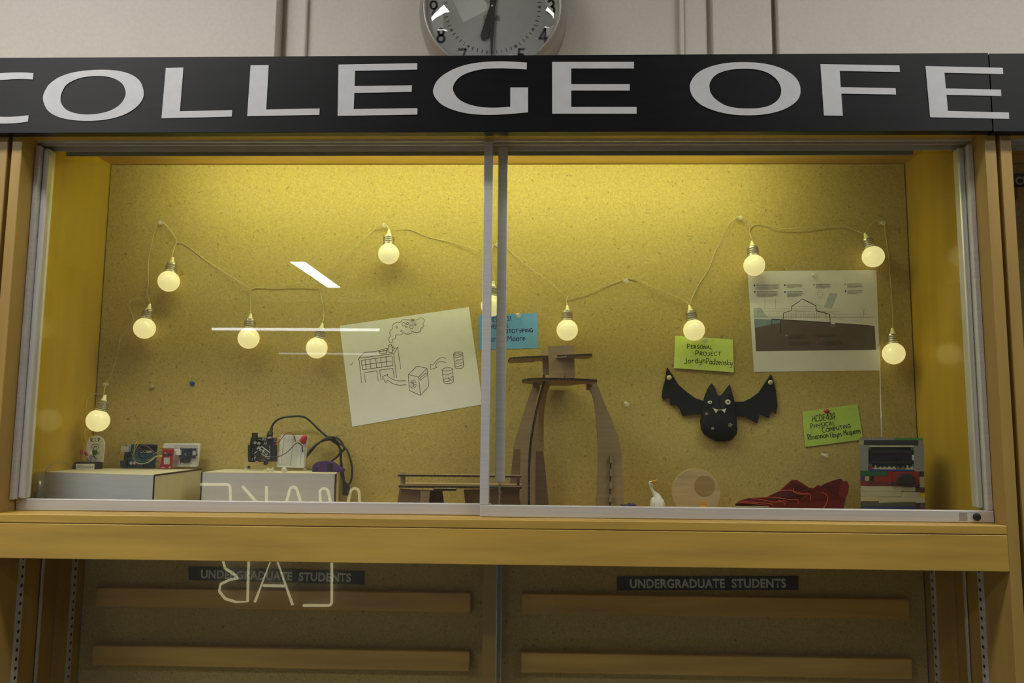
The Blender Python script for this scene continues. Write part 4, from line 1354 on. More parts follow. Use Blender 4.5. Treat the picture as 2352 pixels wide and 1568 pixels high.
m = MB()
SI = SY_-0.0003
pen(m, 'R.I.P.', *KA([(1018, 756), (1145, 754)]), 8.5, 1.3, SI, jit=0.15)
m.ribbon([tuple(p) for p in smooth(KA([(1050, 852), (1052, 832), (1033, 815), (1036, 794), (1060, 784), (1090, 784), (1112, 798), (1112, 818), (1090, 836), (1088, 852)]), 5, True)], 1.2, SI, True)
for a, b in ((1062, 812), (1083, 810)):
    (x, y), = KA([(a, b)])
    m.disc(x, y, 1.6, SI, SI+0.0002, 10)
for pl in ([(1036, 905), (1005, 920), (1010, 940), (1032, 918)], [(1058, 905), (1022, 940), (1020, 980)], [(1075, 905), (1060, 935), (1095, 950)], [(1048, 908), (1078, 950), (1066, 985)], [(1095, 870), (1118, 885), (1105, 895), (1092, 890)], [(970, 985), (985, 940), (998, 978)], [(1040, 920), (1090, 940)]):
    m.lines([KA(pl)], 0.9, SI)
m.build('ink_drawing', KINK, st_)
MB().prism([tuple(p) for p in smooth(KA([(1036, 860), (1050, 850), (1080, 852), (1096, 870), (1090, 898), (1068, 906), (1046, 902), (1036, 885)]), 4, True)], SI-0.0004, SI+0.0001).build('green_button', mat('led_green', (0.07, 0.19, 0.06), 0.4), st_)
LEDR = mat('led_red', (0.40, 0.02, 0.03), 0.25, alpha=0.9)
for cx, cy, tl, col in ((918, 870, 0, LEDR), (968, 888, 0.45, LEDR), (1022, 876, 0.1, CLEAR)):
    (x, y), = KA([(cx, cy)])
    b = P(x, y, GY+0.012)
    ax = Vector((-math.sin(tl), 0, math.cos(tl)))
    b_ = b-ax*0.0045
    ld = MB().lathe([(0.0030, 0), (0.0030, 0.001), (0.0026, 0.0012), (0.0026, 0.006), (0.0018, 0.0082), (0, 0.009)], b_, ax, 14).build('led', col, gr, True)
    z0 = ga.z-0.001
    MB().tube([b_+Vector((-0.001, 0, 0)), (b.x-0.0005, b.y, z0)], 0.0004, 5).tube([b_+Vector((0.001, 0, 0)), (b.x+0.002, b.y, z0)], 0.0004, 5).build('led_legs', METAL, ld)

# ================================================================ boards on the first box
TEAL = mat('teal_board', (0.012, 0.060, 0.075), 0.45, var=0.25, scale=(300, 300, 300))
REDB = mat('red_board', (0.36, 0.018, 0.03), 0.45, var=0.1, scale=(300, 300, 300))
NAVY = mat('navy_board', (0.02, 0.028, 0.085), 0.45, var=0.25, scale=(300, 300, 300))
SILK = mat('silkscreen', (0.55, 0.55, 0.53), 0.6)
SILV = mat('silver_can', (0.52, 0.52, 0.51), 0.3, metal=0.5)
WPLA = mat('white_plastic', (0.68, 0.68, 0.64), 0.4, var=0.02)
YA = 0.262


def chips(parent, pts, k, y0, y1, m_, name='chip', bev=0.0004):
    for r in pts:
        x0, y0p, x1, y1p = r
        MB().prism(k([(x0, y0p), (x1, y0p), (x1, y1p), (x0, y1p)]), y0, y1).build(name, m_, parent, bevel=bev, seg=1)


def dots(k, y, x0, x1, y0, y1, nx, ny, r):
    mb = MB()
    for i in range(nx):
        for j in range(ny):
            x = x0+(x1-x0)*i/max(nx-1, 1)
            yy = y0+(y1-y0)*j/max(ny-1, 1)
            a = k([(x-r, yy-r), (x+r, yy-r), (x+r, yy+r), (x-r, yy+r)])
            mb.add([P(p, q, y) for p, q in a], [(0, 1, 2, 3)])
    return mb


ar = thing('circuit_board', 'teal circuit board with a bundle of coloured jumper wires', 'circuit board', tuple(PZ(320, 1076, BZ)))
MB().prism(KA([(1508, 782), (1760, 785), (1772, 800), (1740, 1052), (1380, 1052), (1400, 880), (1420, 790)]), YA, YA+0.0016).build('board', TEAL, ar)
chips(ar, [(1362, 808, 1446, 870)], KA, YA-0.010, YA, SILV, 'usb_socket')
chips(ar, [(1352, 968, 1410, 1048)], KA, YA-0.010, YA, BLACK, 'power_jack')
chips(ar, [(1535, 790, 1752, 810), (1600, 1020, 1735, 1044)], KA, YA-0.007, YA, BLACK, 'pin_header')
chips(ar, [(1425, 900, 1470, 925), (1400, 945, 1440, 990), (1640, 960, 1720, 985)], KA, YA-0.002, YA, BLACK)
chips(ar, [(1430, 785, 1470, 805)], KA, YA-0.003, YA, SILV, 'crystal')
for cx in (1472, 1512):
    (x, y), = KA([(cx, 995)])
    MB().disc(x, y, 3.2, YA-0.005, YA, 14).build('capacitor', SILV, ar)
m = MB()
inf = [(1612+32*math.sin(t)/(1+math.cos(t)**2)*1.15, 865+44*math.sin(t)*math.cos(t)/(1+math.cos(t)**2)) for t in [i*0.2618 for i in range(24)]]
m.ribbon(KA(inf), 0.9, YA-0.0003, True)
m.add([P(a, b, YA-0.0003) for a, b in KA([(1650, 856), (1704, 853), (1708, 876), (1652, 880)])], [(0, 1, 2, 3)])
for x, y, l in ((1560, 832, 60), (1580, 918, 48), (1415, 960, 20), (1545, 850, 14), (1545, 872, 14), (1545, 915, 14)):
    m.lines([KA([(x, y), (x+l, y-2)])], 0.8, YA-0.0003)
for k in range(9):
    x, y = random.randint(1420, 1500), random.randint(810, 960)
    m.lines([KA([(x, y), (x+random.randint(6, 16), y)])], 1.4, YA-0.0003)
m.build('silkscreen_print', SILK, ar)
WC = {'red': (0.35, 0.02, 0.03), 'yellow': (0.62, 0.42, 0.02), 'green': (0.03, 0.16, 0.04), 'blue': (0.02, 0.08, 0.30), 'white': (0.6, 0.58, 0.5), 'black': (0.02, 0.02, 0.02)}
wires = [('red', [(1810, 1010), (1770, 960), (1740, 900), (1700, 840), (1640, 800), (1580, 805), (1530, 850), (1505, 910), (1515, 965), (1560, 1025)]),
         ('yellow', [(1590, 742), (1560, 770), (1545, 800), (1515, 850), (1505, 900), (1520, 945), (1580, 975), (1660, 965), (1740, 920), (1820, 925)]),
         ('green', [(1540, 795), (1505, 840), (1500, 905), (1530, 955), (1600, 978), (1680, 950), (1760, 895), (1825, 890)]),
         ('blue', [(1750, 790), (1680, 785), (1590, 800), (1545, 850), (1540, 910), (1570, 948), (1640, 955), (1720, 905), (1780, 870), (1825, 860)]),
         ('white', [(1545, 750), (1520, 790), (1510, 850), (1500, 920), (1530, 985), (1590, 1005), (1660, 985), (1740, 930), (1825, 905)]),
         ('white', [(1545, 990), (1600, 1003), (1690, 975), (1760, 920), (1825, 912)]),
         ('yellow', [(1720, 905), (1770, 870), (1825, 848)])]
for i, (c, pts) in enumerate(wires):
    q = [P(x, y, YA-0.012-0.0015*(i % 4)) for x, y in smooth(KA(pts), 5)]
    MB().tube(q, 0.0008, 6).build('jumper_wire', mat('wire_'+c, WC[c], 0.4), ar, True)

YR = 0.253
rb = thing('circuit_board', 'small red circuit board between the teal board and white breadboard', 'circuit board', tuple(PZ(380, 1077, BZ)))
MB().prism(KA([(1826, 828), (1958, 828), (1932, 1056), (1796, 1056)]), YR, YR+0.0016).build('board', REDB, rb)
chips(rb, [(1842, 935, 1908, 1010)], KA, YR-0.003, YR, SILV, 'shield_can')
chips(rb, [(1882, 888, 1932, 912), (1838, 890, 1868, 908)], KA, YR-0.0015, YR, BLACK)
m = dots(KA, YR-0.0003, 1838, 1950, 838, 838, 10, 1, 3)
m.add(*[[P(a, b, YR-0.0003) for a, b in KA([(1812, 1040), (1850, 1040), (1850, 1047), (1812, 1047)])], [(0, 1, 2, 3)]])
m.add([P(a, b, YR-0.0003) for a, b in KA([(1900, 1035), (1918, 1035), (1918, 1050), (1900, 1050)])], [(0, 1, 2, 3)])
m.add([P(a, b, YR-0.0003) for a, b in KA([(1848, 878), (1868, 876), (1868, 892), (1848, 893)])], [(0, 1, 2, 3)])
m.build('silkscreen_print', SILK, rb)
m = dots(KA, YR-0.0003, 1808, 1820, 900, 1010, 2, 9, 2)
m.build('solder_pads', METAL, rb, kind='stuff')

YP = 0.268
pb = thing('breadboard', 'white breadboard carrying a small dark blue module', 'breadboard', tuple(PZ(420, 1076, BZ)))
MB().prism(KA([(1845, 775), (2240, 775), (2250, 785), (2222, 1030), (2210, 1038), (1900, 1034), (1832, 1030), (1832, 800)]), YP, YP+0.006).build('base', WPLA, pb, bevel=0.0008)
HOLE = mat('hole_dark', (0.16, 0.13, 0.10), 0.8)
dots(KA, YP-0.0003, 1965, 2222, 796, 1018, 21, 18, 2.9).build('hole_grid', HOLE, pb, kind='stuff')
nb = MB().prism(KA([(2030, 822), (2200, 828), (2192, 942), (2020, 938)]), YP-0.004, YP-0.0006).build('module', NAVY, pb)
MB().prism(KA([(2035, 935), (2130, 945), (2122, 992), (2036, 990)]), YP-0.006, YP-0.0006).build('connector', BLACK, pb)
chips(pb, [(1960, 845, 2030, 905)], KA, YP-0.009, YP-0.0005, WPLA, 'plug')
chips(nb, [(2165, 858, 2196, 906)], KA, YP-0.008, YP-0.004, SILV, 'usb_socket')
chips(nb, [(2095, 890, 2145, 925), (2050, 855, 2075, 880), (2100, 838, 2150, 858)], KA, YP-0.0055, YP-0.004, BLACK)
MB().tube([P(*KA([(2030, 945)])[0], YP-0.001), P(*KA([(2030, 1012)])[0], YP-0.001)], 0.0007, 5).build('red_lead', MATS['wire_red'], pb)
m = dots(KA, YP-0.0043, 2040, 2190, 832, 836, 12, 1, 3)
m.lines([KA([(2075, 888), (2095, 890)]), KA([(2085, 900), (2096, 912)])], 0.9, YP-0.0043)
m.build('solder_pads', SILK, nb, kind='stuff')
(x, y), = KA([(2215, 905)])
MB().disc(x, y, 1.5, YP-0.0004, YP+0.001, 10).build('mounting_hole', BLACK, pb)

# ================================================================ breadboard kit on the second box
YK = 0.255
kt = thing('prototyping_kit', 'clear plate with a black circuit board and white breadboard on it', 'electronics kit', tuple(PZ(640, 1082, BZ)))
MB().prism(KB([(705, 590), (1375, 612), (1385, 640), (1330, 990), (640, 985), (625, 965)]), YK, YK+0.003).build('acrylic_plate', mat('acrylic', (0.60, 0.52, 0.28), 0.15, alpha=0.16, var=0.02), kt, bevel=0.0006)
kb = MB().prism(KB([(715, 608), (1008, 612), (978, 880), (700, 888), (682, 875)]), YK-0.008, YK-0.0064).build('black_board', mat('black_board', (0.012, 0.012, 0.013), 0.45, var=0.3, scale=(300, 300, 300)), kt)
YKB = YK-0.008
chips(kb, [(726, 556, 778, 640)], KB, YKB-0.010, YKB, BLACK, 'power_jack')
chips(kb, [(902, 594, 946, 622)], KB, YKB-0.004, YKB, SILV, 'usb_socket')
chips(kb, [(960, 690, 998, 880), (682, 690, 712, 880)], KB, YKB-0.008, YKB, BLACK, 'pin_header')
for cx, cy in ((762, 668), (803, 675)):
    (x, y), = KB([(cx, cy)])
    MB().disc(x, y, 3.3, YKB-0.005, YKB, 14).build('capacitor', SILV, kb)
(x, y), = KB([(877, 900)])
MB().disc(x, y, 4.0, YKB-0.004, YKB+0.006, 14).build('spacer', BLACK, kt)
m = MB()
WY_ = YKB-0.0003
pen(m, 'Metro', *KB([(783, 742), (898, 812)]), 9.5, 2.3, WY_, jit=0.0)
m.lines([KB([(832, 706), (926, 778)])], 2.2, WY_)
m.lines([KB([(830, 790), (888, 826), (928, 826)])], 1.6, WY_)
m.lines([KB([(752, 790), (790, 766)])], 1.6, WY_)
for k in range(4):
    m.lines([KB([(846+k*13, 615), (842+k*13, 642)])], 1.0, WY_)
for x in (722, 740):
    m.lines([KB([(x, 730+k*8), (x-16+10, 730+k*8)]) for k in range(9)], 0.7, WY_)
m.lines([KB([(925, 700+k*9), (935, 700+k*9)]) for k in range(18)], 0.6, WY_)
for pl in ([(965, 625), (1000, 627)], [(975, 650), (998, 652)], [(800, 630), (825, 630)], [(890, 655), (885, 690)], [(870, 660), (865, 690)], [(765, 810), (760, 860)], [(772, 830), (752, 838)], [(770, 878), (800, 876)], [(715, 840), (708, 870)], [(735, 840), (730, 868)], [(900, 845), (920, 850)]):
    m.lines([KB(pl)], 1.2, WY_)
m.build('silkscreen_print', SILK, kb)
m = MB()
for k in range(14):
    x, y = random.randint(810, 880), random.randint(820, 870)
    m.lines([KB([(x, y), (x+12, y+random.randint(-8, 8))])], 0.8, WY_)
m.build('gold_traces', mat('gold_trace', (0.30, 0.24, 0.08), 0.4), kb, kind='stuff')
wb = MB().prism(KB([(1056, 578), (1352, 588), (1315, 935), (1005, 912)]), YK-0.010, YK-0.0005).build('breadboard', WPLA, kt)
MB().prism(KB([(1005, 912), (1315, 935), (1312, 952), (1165, 948), (1008, 942)]), YK-0.0095, YK-0.0005).build('breadboard_rim', WPLA, wb)
m = MB()
YH = YK-0.0103
m2 = MB()
for j in range(24):
    v = j/23
    for u in (0.16, 0.20, 0.29, 0.33, 0.37, 0.41, 0.45, 0.56, 0.60, 0.64, 0.68, 0.72, 0.86, 0.90):
        xt, yt = 1056+(1352-1056)*u, 590+10*u
        xb_, yb_ = 1005+(1315-1005)*u, 905+22*u
        x, y = xt+(xb_-xt)*v, yt+(yb_-yt)*v
        a = KB([(x-2.2, y-2.2), (x+2.2, y-2.2), (x+2.2, y+2.2), (x-2.2, y+2.2)])
        m2.add([P(p, q, YH) for p, q in a], [(0, 1, 2, 3)])
m2.build('hole_grid', mat('hole_soft', (0.40, 0.38, 0.33), 0.8), wb, kind='stuff')
MB().lines([KB([(1200, 585), (1162, 925)])], 1.6, YH).build('centre_groove', mat('groove_shade', (0.36, 0.33, 0.24), 0.8), wb)
MB().lines([KB([(1092, 600), (1058, 890)]), KB([(1340, 600), (1310, 900)])], 0.8, YH).build('red_stripe', mat('stripe_red', (0.55, 0.25, 0.22), 0.8), wb)
MB().lines([KB([(1048, 690), (1012, 905)]), KB([(1298, 620), (1268, 900)])], 0.8, YH).build('blue_stripe', mat('stripe_blue', (0.25, 0.35, 0.55), 0.8), wb)
b = P(*KB([(1298, 652)])[0], YK-0.014)
e = P(*KB([(1332, 592)])[0], YK-0.022)
ax = (e-b).normalized()
ld = MB().lathe([(0.0072, 0), (0.0072, 0.0015), (0.0062, 0.0018), (0.0062, 0.010), (0.0045, 0.0140), (0, 0.0158)], b, ax, 18).build('red_led', mat('led_red_big', (0.50, 0.03, 0.035), 0.2, var=0.02), kt, True)
MB().tube([b, P(*KB([(1285, 672)])[0], YK-0.01)], 0.0004, 5).build('led_legs', METAL, ld)
for c, pts, lead in (('red', [(975, 685), (1020, 670), (1060, 625), (1100, 575), (1140, 550), (1180, 565), (1208, 600)], [(1208, 600), (1217, 655)]), ('black', [(930, 825), (990, 830), (1060, 812), (1130, 770), (1190, 710), (1230, 672), (1270, 680), (1292, 712)], [(1292, 712), (1301, 772)])):
    q = [P(x, y, YK-0.020) for x, y in smooth(KB(pts), 6)]
    wj = MB().tube(q, 0.0008, 6).build('jumper_wire', MATS.get('wire_'+c) or mat('wire_'+c, WC[c], 0.4), kt, True)
    MB().tube([P(x, y, YK-0.019+0.006*i) for i, (x, y) in enumerate(KB(lead))], 0.0013, 6).build('lead_pin', BLACK, wj)
for cx, cy in ((692, 942), (1322, 972), (652, 972), (1036, 616)):
    (x, y), = KB([(cx, cy)])
    MB().disc(x, y, 3.2 if cx != 1036 else 2, YK-0.003, YK, 12).build('screw', BLACK if cx == 692 else CLEAR, kt)
# clear pins lying on the box lid
for i, (cx, cy, a, lb) in enumerate(((935, 962, (1, 0, 0.05), 'clear push pin lying on the white box lid'), (1092, 970, (0.2, -1, 0.1), 'upright clear pin head lying in front of the breadboard'))):
    (x, y), = KB([(cx, cy)])
    b = P(x, y, B2Y+0.012)
    b.z = BZ+0.0056
    t = thing('push_pin', lb, 'pin', (b.x, b.y, BZ))
    MB().lathe([(0.0046, 0), (0.0050, 0.001), (0.0046, 0.002), (0.0026, 0.003), (0.0024, 0.0075), (0.0030, 0.0095), (0.0050, 0.0105), (0.0052, 0.012), (0, 0.0128)], b-Vector(a).normalized()*0.006, a, 16).build('head', CLEAR, t, True)
    MB().lathe([(0.0005, -0.008), (0.0005, 0), (0, 0)], b-Vector(a).normalized()*0.006, a, 6).build('needle', METAL, t)

# black cable
cb = thing('black_cable', 'black cable looping from the black circuit board down behind the white box', 'cable', (B2X+0.03, D-0.03, FZ))
RUB = mat('black_rubber', (0.014, 0.014, 0.016), 0.5)
YC = D-0.018
pts = smooth(KB([(948, 500), (965, 462), (1010, 415), (1080, 385), (1180, 372), (1270, 370), (1330, 385), (1400, 440), (1480, 520), (1560, 590), (1620, 640), (1690, 690), (1745, 760), (1765, 720), (1720, 640), (1650, 605), (1560, 620), (1460, 690), (1390, 770), (1325, 850)]), 6)
m = MB().tube([P(x, y, YC-0.006*math.sin(i*0.08)) for i, (x, y) in enumerate(pts)], 0.0022, 8)
pts = smooth(KB([(1325, 830), (1400, 740), (1480, 670), (1580, 635), (1660, 650), (1710, 710), (1725, 800), (1730, 900), (1740, 1040), (1775, 1110), (1810, 1135), (1845, 1090), (1855, 960), (1830, 830), (1790, 740), (1720, 680), (1640, 615), (1570, 600)]), 6)
m.tube([P(x, y, YC-0.003+0.004*math.sin(i*0.07)) for i, (x, y) in enumerate(pts)], 0.0022, 8)
pts = smooth(KB([(1735, 740), (1730, 850), (1745, 960), (1760, 1060), (1765, 1150)]), 6)
m.tube([P(x, y, YC-0.004) for x, y in pts], 0.0024, 8)
pts = smooth(KB([(1770, 740), (1720, 790), (1660, 850), (1600, 890), (1560, 940), (1400, 985)]), 6)
m.tube([P(x, y, YC-0.003) for x, y in pts], 0.0022, 8)
m.build('cord', RUB, cb, True)
q = KB([(920, 560), (948, 500)])
b, e = P(*KB([(925, 600)])[0], YKB-0.004), P(*KB([(960, 470)])[0], YC)
ax = (e-b).normalized()
MB().lathe([(0.0055, 0), (0.0062, 0.002), (0.0062, 0.012), (0.0045, 0.0165), (0.0036, 0.0200), (0.0034, 0.0300), (0, 0.0300)], b, ax, 12).build('plug', RUB, cb, 'auto')
q = [P(x, y, YC-0.008) for x, y in KB([(1725, 1150), (1800, 1150), (1800, 1265), (1720, 1265)])]
MB().prism(KB([(1745, 1140), (1800, 1140), (1812, 1170), (1810, 1265), (1745, 1265)]), YC-0.012, YC+0.006).build('end_plug', RUB, cb, bevel=0.002)

# purple printed part
PUR = mat('purple_plastic', (0.058, 0.018, 0.125), 0.5, var=0.1, scale=(20, 20, 600))
pu = thing('printed_bracket', 'purple plastic bracket with square hole on the white box', 'bracket', tuple(PZ(745, 1084, BZ)))
yp = 0.222
MB().prism([tuple(p) for p in KB([(1405, 998), (1408, 930), (1440, 895), (1490, 878), (1560, 875), (1630, 890), (1690, 930), (1720, 950), (1752, 965), (1748, 1000)])], yp, yp+0.02).build('body', PUR, pu, bevel=0.001)
MB().prism(KB([(1578, 905), (1640, 912), (1638, 990), (1576, 988)]), yp-0.0004, yp+0.001).build('square_hole', mat('purple_dark', (0.018, 0.010, 0.035), 0.8), pu)
(x, y), = KB([(1450, 965)])
MB().disc(x, y, 4.2, yp-0.0004, yp+0.001, 14, 1.15).build('round_hole', MATS['purple_dark'], pu)


# ================================================================ cardboard tower
def hplate(name, outline, z, th, parent, ymin=0.085, ymax=D-0.006):
    """horizontal plate: pixel outline of its underside at height z"""
    a = []
    for x, y in KC(outline):
        p = PZ(x, y, z)
        if p.y < ymin or p.y > ymax:
            p = P(x, y, min(max(p.y, ymin), ymax))
        a.append(Vector((p.x, p.y, z)))
    n = len(a)
    mb = MB().add(a+[p+Vector((0, 0, th)) for p in a], [tuple(range(n)), tuple(range(n, 2*n))[::-1]]+[(i, i+n, (i+1) % n+n, (i+1) % n) for i in range(n)])
    for i in range(2, len(mb.f)):
        mb.m[i] = 1
    return mb.build(name, [CARD, CARDE], parent)


tw = thing('cardboard_tower', 'tall brown cardboard tower on curved legs behind the door stile', 'model', tuple(P(1270, 1168, 0.18)))
tw.location.z = FZ
tw['org'] = list(tw.location)
slab('head_plate', KC([(1413, 57), (1635, 50), (1647, 345), (1425, 355)]), 0.135, 0.139, CARD, tw, edge=CARDL)
slab('back_plate', KC([(1362, 93), (1422, 91), (1430, 300), (1370, 300)]), 0.170, 0.174, CARD, tw, edge=CARDE)
zu = P(*KC([(1640, 143)])[0], 0.118).z
hplate('upper_shelf', [(1790, 136), (1640, 143), (1415, 152), (1200, 160), (1085, 168), (1070, 190), (1080, 203), (1280, 194), (1300, 187), (1415, 178), (1640, 162), (1750, 165), (1795, 150)], zu, 0.004, tw)
zl_ = P(*KC([(1500, 350)])[0], 0.105).z
hplate('lower_shelf', [(1835, 362), (1640, 350), (1500, 348), (1330, 346), (1240, 352), (1190, 362), (1195, 372), (1260, 379), (1425, 405), (1590, 400), (1640, 386), (1745, 378), (1832, 374)], zl_, 0.0048, tw)
slab('tab', KC([(1490, 147), (1575, 139), (1577, 150), (1492, 158)]), 0.122, 0.135, CARD, tw, edge=CARDE)
slab('tab', KC([(1525, 299), (1546, 298), (1548, 340), (1527, 341)]), 0.126, 0.135, CARD, tw, edge=CARDE)
slab('bracket', KC([(1282, 330), (1345, 325), (1346, 430), (1284, 400)]), 0.185, 0.189, CARD, tw, edge=CARDE)
# front leg: a plate running back, its cut edge faces the viewer
rows = [(300, 1370, 1378), (375, 1368, 1424), (440, 1348, 1398), (610, 1304, 1372), (750, 1277, 1369), (880, 1257, 1368), (960, 1250, 1368), (1100, 1243, 1368), (1440, 1243, 1366)]
rings = []
for yy, xf, xb_ in rows:
    (pf,), (pb_,) = KC([(xf, yy)]), KC([(xb_, yy)])
    f_ = P(*pf, 0.118)
    b_ = P(*pb_, 0.205)
    if yy == 1440:
        f_.z = b_.z = FZ
    b_.z = f_.z
    rings.append([f_, f_+Vector((0.0040, 0, 0)), b_+Vector((0.0020, 0, 0)), b_+Vector((-0.002, 0, 0))])
MB().loft(rings).build('front_leg', CARD, tw)
m = MB()
rr = [[r[0]+Vector((-0.0003, -0.0010, 0)), r[1]+Vector((0.0003, -0.0010, 0)), r[1]+Vector((0.0003, -0.0001, 0)), r[0]+Vector((-0.0003, -0.0001, 0))] for r in rings]
m.loft(rr)
m.build('fluted_edge', CARDE, tw)
slab('rear_leg', KC([(1284, 395), (1346, 405), (1344, 432), (1322, 470), (1296, 620), (1282, 760), (1270, 1000), (1262, 1448), (1120, 1448), (1085, 1250), (1120, 900), (1170, 735), (1255, 470)]), 0.238, 0.242, CARD, tw, edge=CARDE)
rl = [(880+1745/3.7333, 780+325/3.7333), (880+1832/3.7333, 780+325/3.7333)]+KD([(93, 178), (160, 350), (240, 540), (300, 690), (335, 850), (345, 1000), (355, 1200), (362, 1440), (76, 1440), (98, 1200), (103, 850), (95, 700), (80, 500), (65, 380), (45, 300), (20, 245)])+[(880+1743/3.7333, 780+430/3.7333)]
slab('side_leg', rl, 0.200, 0.204, CARD, tw, edge=CARDE)
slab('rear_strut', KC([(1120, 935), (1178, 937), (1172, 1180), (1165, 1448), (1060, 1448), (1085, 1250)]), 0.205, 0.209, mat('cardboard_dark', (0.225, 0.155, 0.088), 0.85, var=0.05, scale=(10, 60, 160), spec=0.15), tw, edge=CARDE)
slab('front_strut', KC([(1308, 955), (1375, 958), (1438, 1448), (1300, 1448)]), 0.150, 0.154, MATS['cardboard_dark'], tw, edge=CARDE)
for k in range(4):
    y = 1000+111*k
    slab('joint_tab', KC([(1946-2*k, y), (1967-2*k, y), (1965-2*k, y+54), (1943-2*k, y+54)]), 0.192, 0.2003, CARD, tw, edge=CARDE)
    slab('slot', KC([(1945-2*k, y+58), (1958-2*k, y+58), (1956-2*k, y+100), (1943-2*k, y+100)]), 0.1995, 0.2003, CARDE, tw)

# ================================================================ cardboard bench
bn_ = thing('cardboard_bench', 'low brown cardboard bench with a back rail beside the tower', 'model', tuple(P(1040, 1168, 0.16)))
bn_.location.z = FZ
bn_['org'] = list(bn_.location)


def hbar(name, x0, x1, yp, y0, y1, th):
    a, b = P(*KC([(x0, yp)])[0], y0), P(*KC([(x1, yp)])[0], y0)
    z = (a.z+b.z)/2
    mb = MB().box(a.x, b.x, y0, y1, z-th, z)
    for i in range(len(mb.f)):
        mb.m[i] = 0
    for i in (0, 1, 2):
        mb.m[i] = 1
    return mb.build(name, [CARD, CARDE], bn_)


hbar('back_rail', 125, 1187, 1160, 0.128, 0.150, 0.0036)
hbar('seat_plate', 133, 1187, 1253, 0.120, 0.200, 0.0045)
hbar('seat_notch', 430, 622, 1276, 0.103, 0.1198, 0.0040)
for x0, x1, y0, y1 in ((147, 187, 1138, 1252), (1148, 1168, 1176, 1258)):
    slab('rail_post', KC([(x0, y0), (x1, y0), (x1, y1), (x0, y1)]), 0.1505, 0.1545, CARD, bn_, edge=CARDE)
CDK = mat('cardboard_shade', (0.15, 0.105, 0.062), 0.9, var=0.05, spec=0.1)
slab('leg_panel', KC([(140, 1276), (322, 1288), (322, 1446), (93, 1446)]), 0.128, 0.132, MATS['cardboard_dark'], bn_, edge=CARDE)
slab('leg_panel', KC([(320, 1285), (402, 1290), (390, 1446), (316, 1446)]), 0.1235, 0.1275, CARD, bn_, edge=CARDE)
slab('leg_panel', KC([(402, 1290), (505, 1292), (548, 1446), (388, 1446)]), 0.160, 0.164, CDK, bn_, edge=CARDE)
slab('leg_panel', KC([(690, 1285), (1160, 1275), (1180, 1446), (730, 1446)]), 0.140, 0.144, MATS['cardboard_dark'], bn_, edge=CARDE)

# ================================================================ small things on the floor
PUR2 = mat('violet_plastic', (0.055, 0.035, 0.16), 0.5)
vp = thing('printed_clip', 'small violet plastic clip at the foot of the cardboard tower', 'clip', tuple(P(1445, 1168, 0.13)))
MB().prism(KD([(342, 1392), (410, 1397), (422, 1381), (488, 1390), (488, 1440), (342, 1440)]), 0.128, 0.152).build('body', PUR2, vp, bevel=0.0008)
MB().prism(KD([(356, 1402), (372, 1403), (372, 1420), (356, 1420)]), 0.1272, 0.1280).build('rib', PUR2, vp)

GOW = mat('goose_white', (0.78, 0.765, 0.70), 0.45, var=0.02)
GOO = mat('goose_orange', (0.72, 0.33, 0.02), 0.45)
gs_ = thing('goose_figurine', 'small white goose figurine with orange beak beside the wooden disc', 'figurine', tuple(P(1512, 1168, 0.16)))
yg = 0.160
path = [(712, 1520, 40), (712, 1500, 66), (708, 1450, 75), (705, 1410, 71), (699, 1370, 64), (694, 1335, 53), (686, 1300, 36), (668, 1275, 21), (652, 1255, 15), (640, 1230, 12), (635, 1208, 13), (635, 1195, 20), (635, 1180, 26), (636, 1165, 25), (640, 1155, 14), (641, 1151, 3)]
pp, rr = [], []
for x, y, r in path:
    (a, b), = KD([(x, y)])
    q = P(a, b, yg)
    q.z = max(q.z, FZ+0.0005)
    pp.append(q)
    rr.append(r/4.356*(yg-CY)/F)
MB().tube(smooth(pp, 3), [float(v) for v in [x for i in range(len(rr)-1) for x in (rr[i], rr[i]+(rr[i+1]-rr[i])/3, rr[i]+(rr[i+1]-rr[i])*2/3)]+[rr[-1]]], 20).build('body', GOW, gs_, True)
for s, cx in ((-1, 652), (1, 745)):
    (a, b), = KD([(cx, 1395)])
    q = P(a, b, yg-0.004)
    MB().ball(q, 0.0075 if s < 0 else 0.006, 16, 0.75, 1.2, 2.1).build('wing', GOW, gs_, True)
b, e = P(*KD([(652, 1166)])[0], yg-0.004), P(*KD([(690, 1141)])[0], yg-0.008)
MB().tube([b, b+(e-b)*0.5, e], [0.0036, 0.0028, 0.0014], 12).build('beak', GOO, gs_, True)
(a, b), = KD([(630, 1163)])
MB().ball(P(a, b, yg-0.0052), 0.0011, 10).build('eye', mat('eye_blue', (0.03, 0.05, 0.09), 0.3), gs_, True)

yd = 0.236
DISCW = mat('light_plywood', (0.50, 0.385, 0.20), 0.6, var=0.07, scale=(14, 14, 120), det=5)
wd_ = thing('wooden_disc', 'round light wooden disc standing behind the goose', 'wooden disc', tuple(P(1598, 1186, yd)))
c = P(1598, 1131.8, yd)
R_ = 54.2*(yd-CY)/F
MB().lathe([(R_-0.0004, 0), (R_, 0.0005), (R_, 0.0055), (R_-0.0004, 0.006), (0, 0.006)], c+Vector((0, 0.003, 0)), (0, -1, 0), 64).build('disc', DISCW, wd_, 'auto')
wd_.location.z = FZ
MB().lathe([(R_*0.42, 0), (R_*0.42, 0.0005), (0, 0.0005)], c+Vector((R_*0.36, -0.0031, R_*0.30)), (0, -1, 0), 40).build('burnt_patch', mat('burnt_plywood', (0.33, 0.225, 0.085), 0.7, var=0.08, scale=(14, 14, 120)), wd_)
for o in wd_.children:
    o.location = -(Vector(wd_.location)-Vector(wd_['org']))

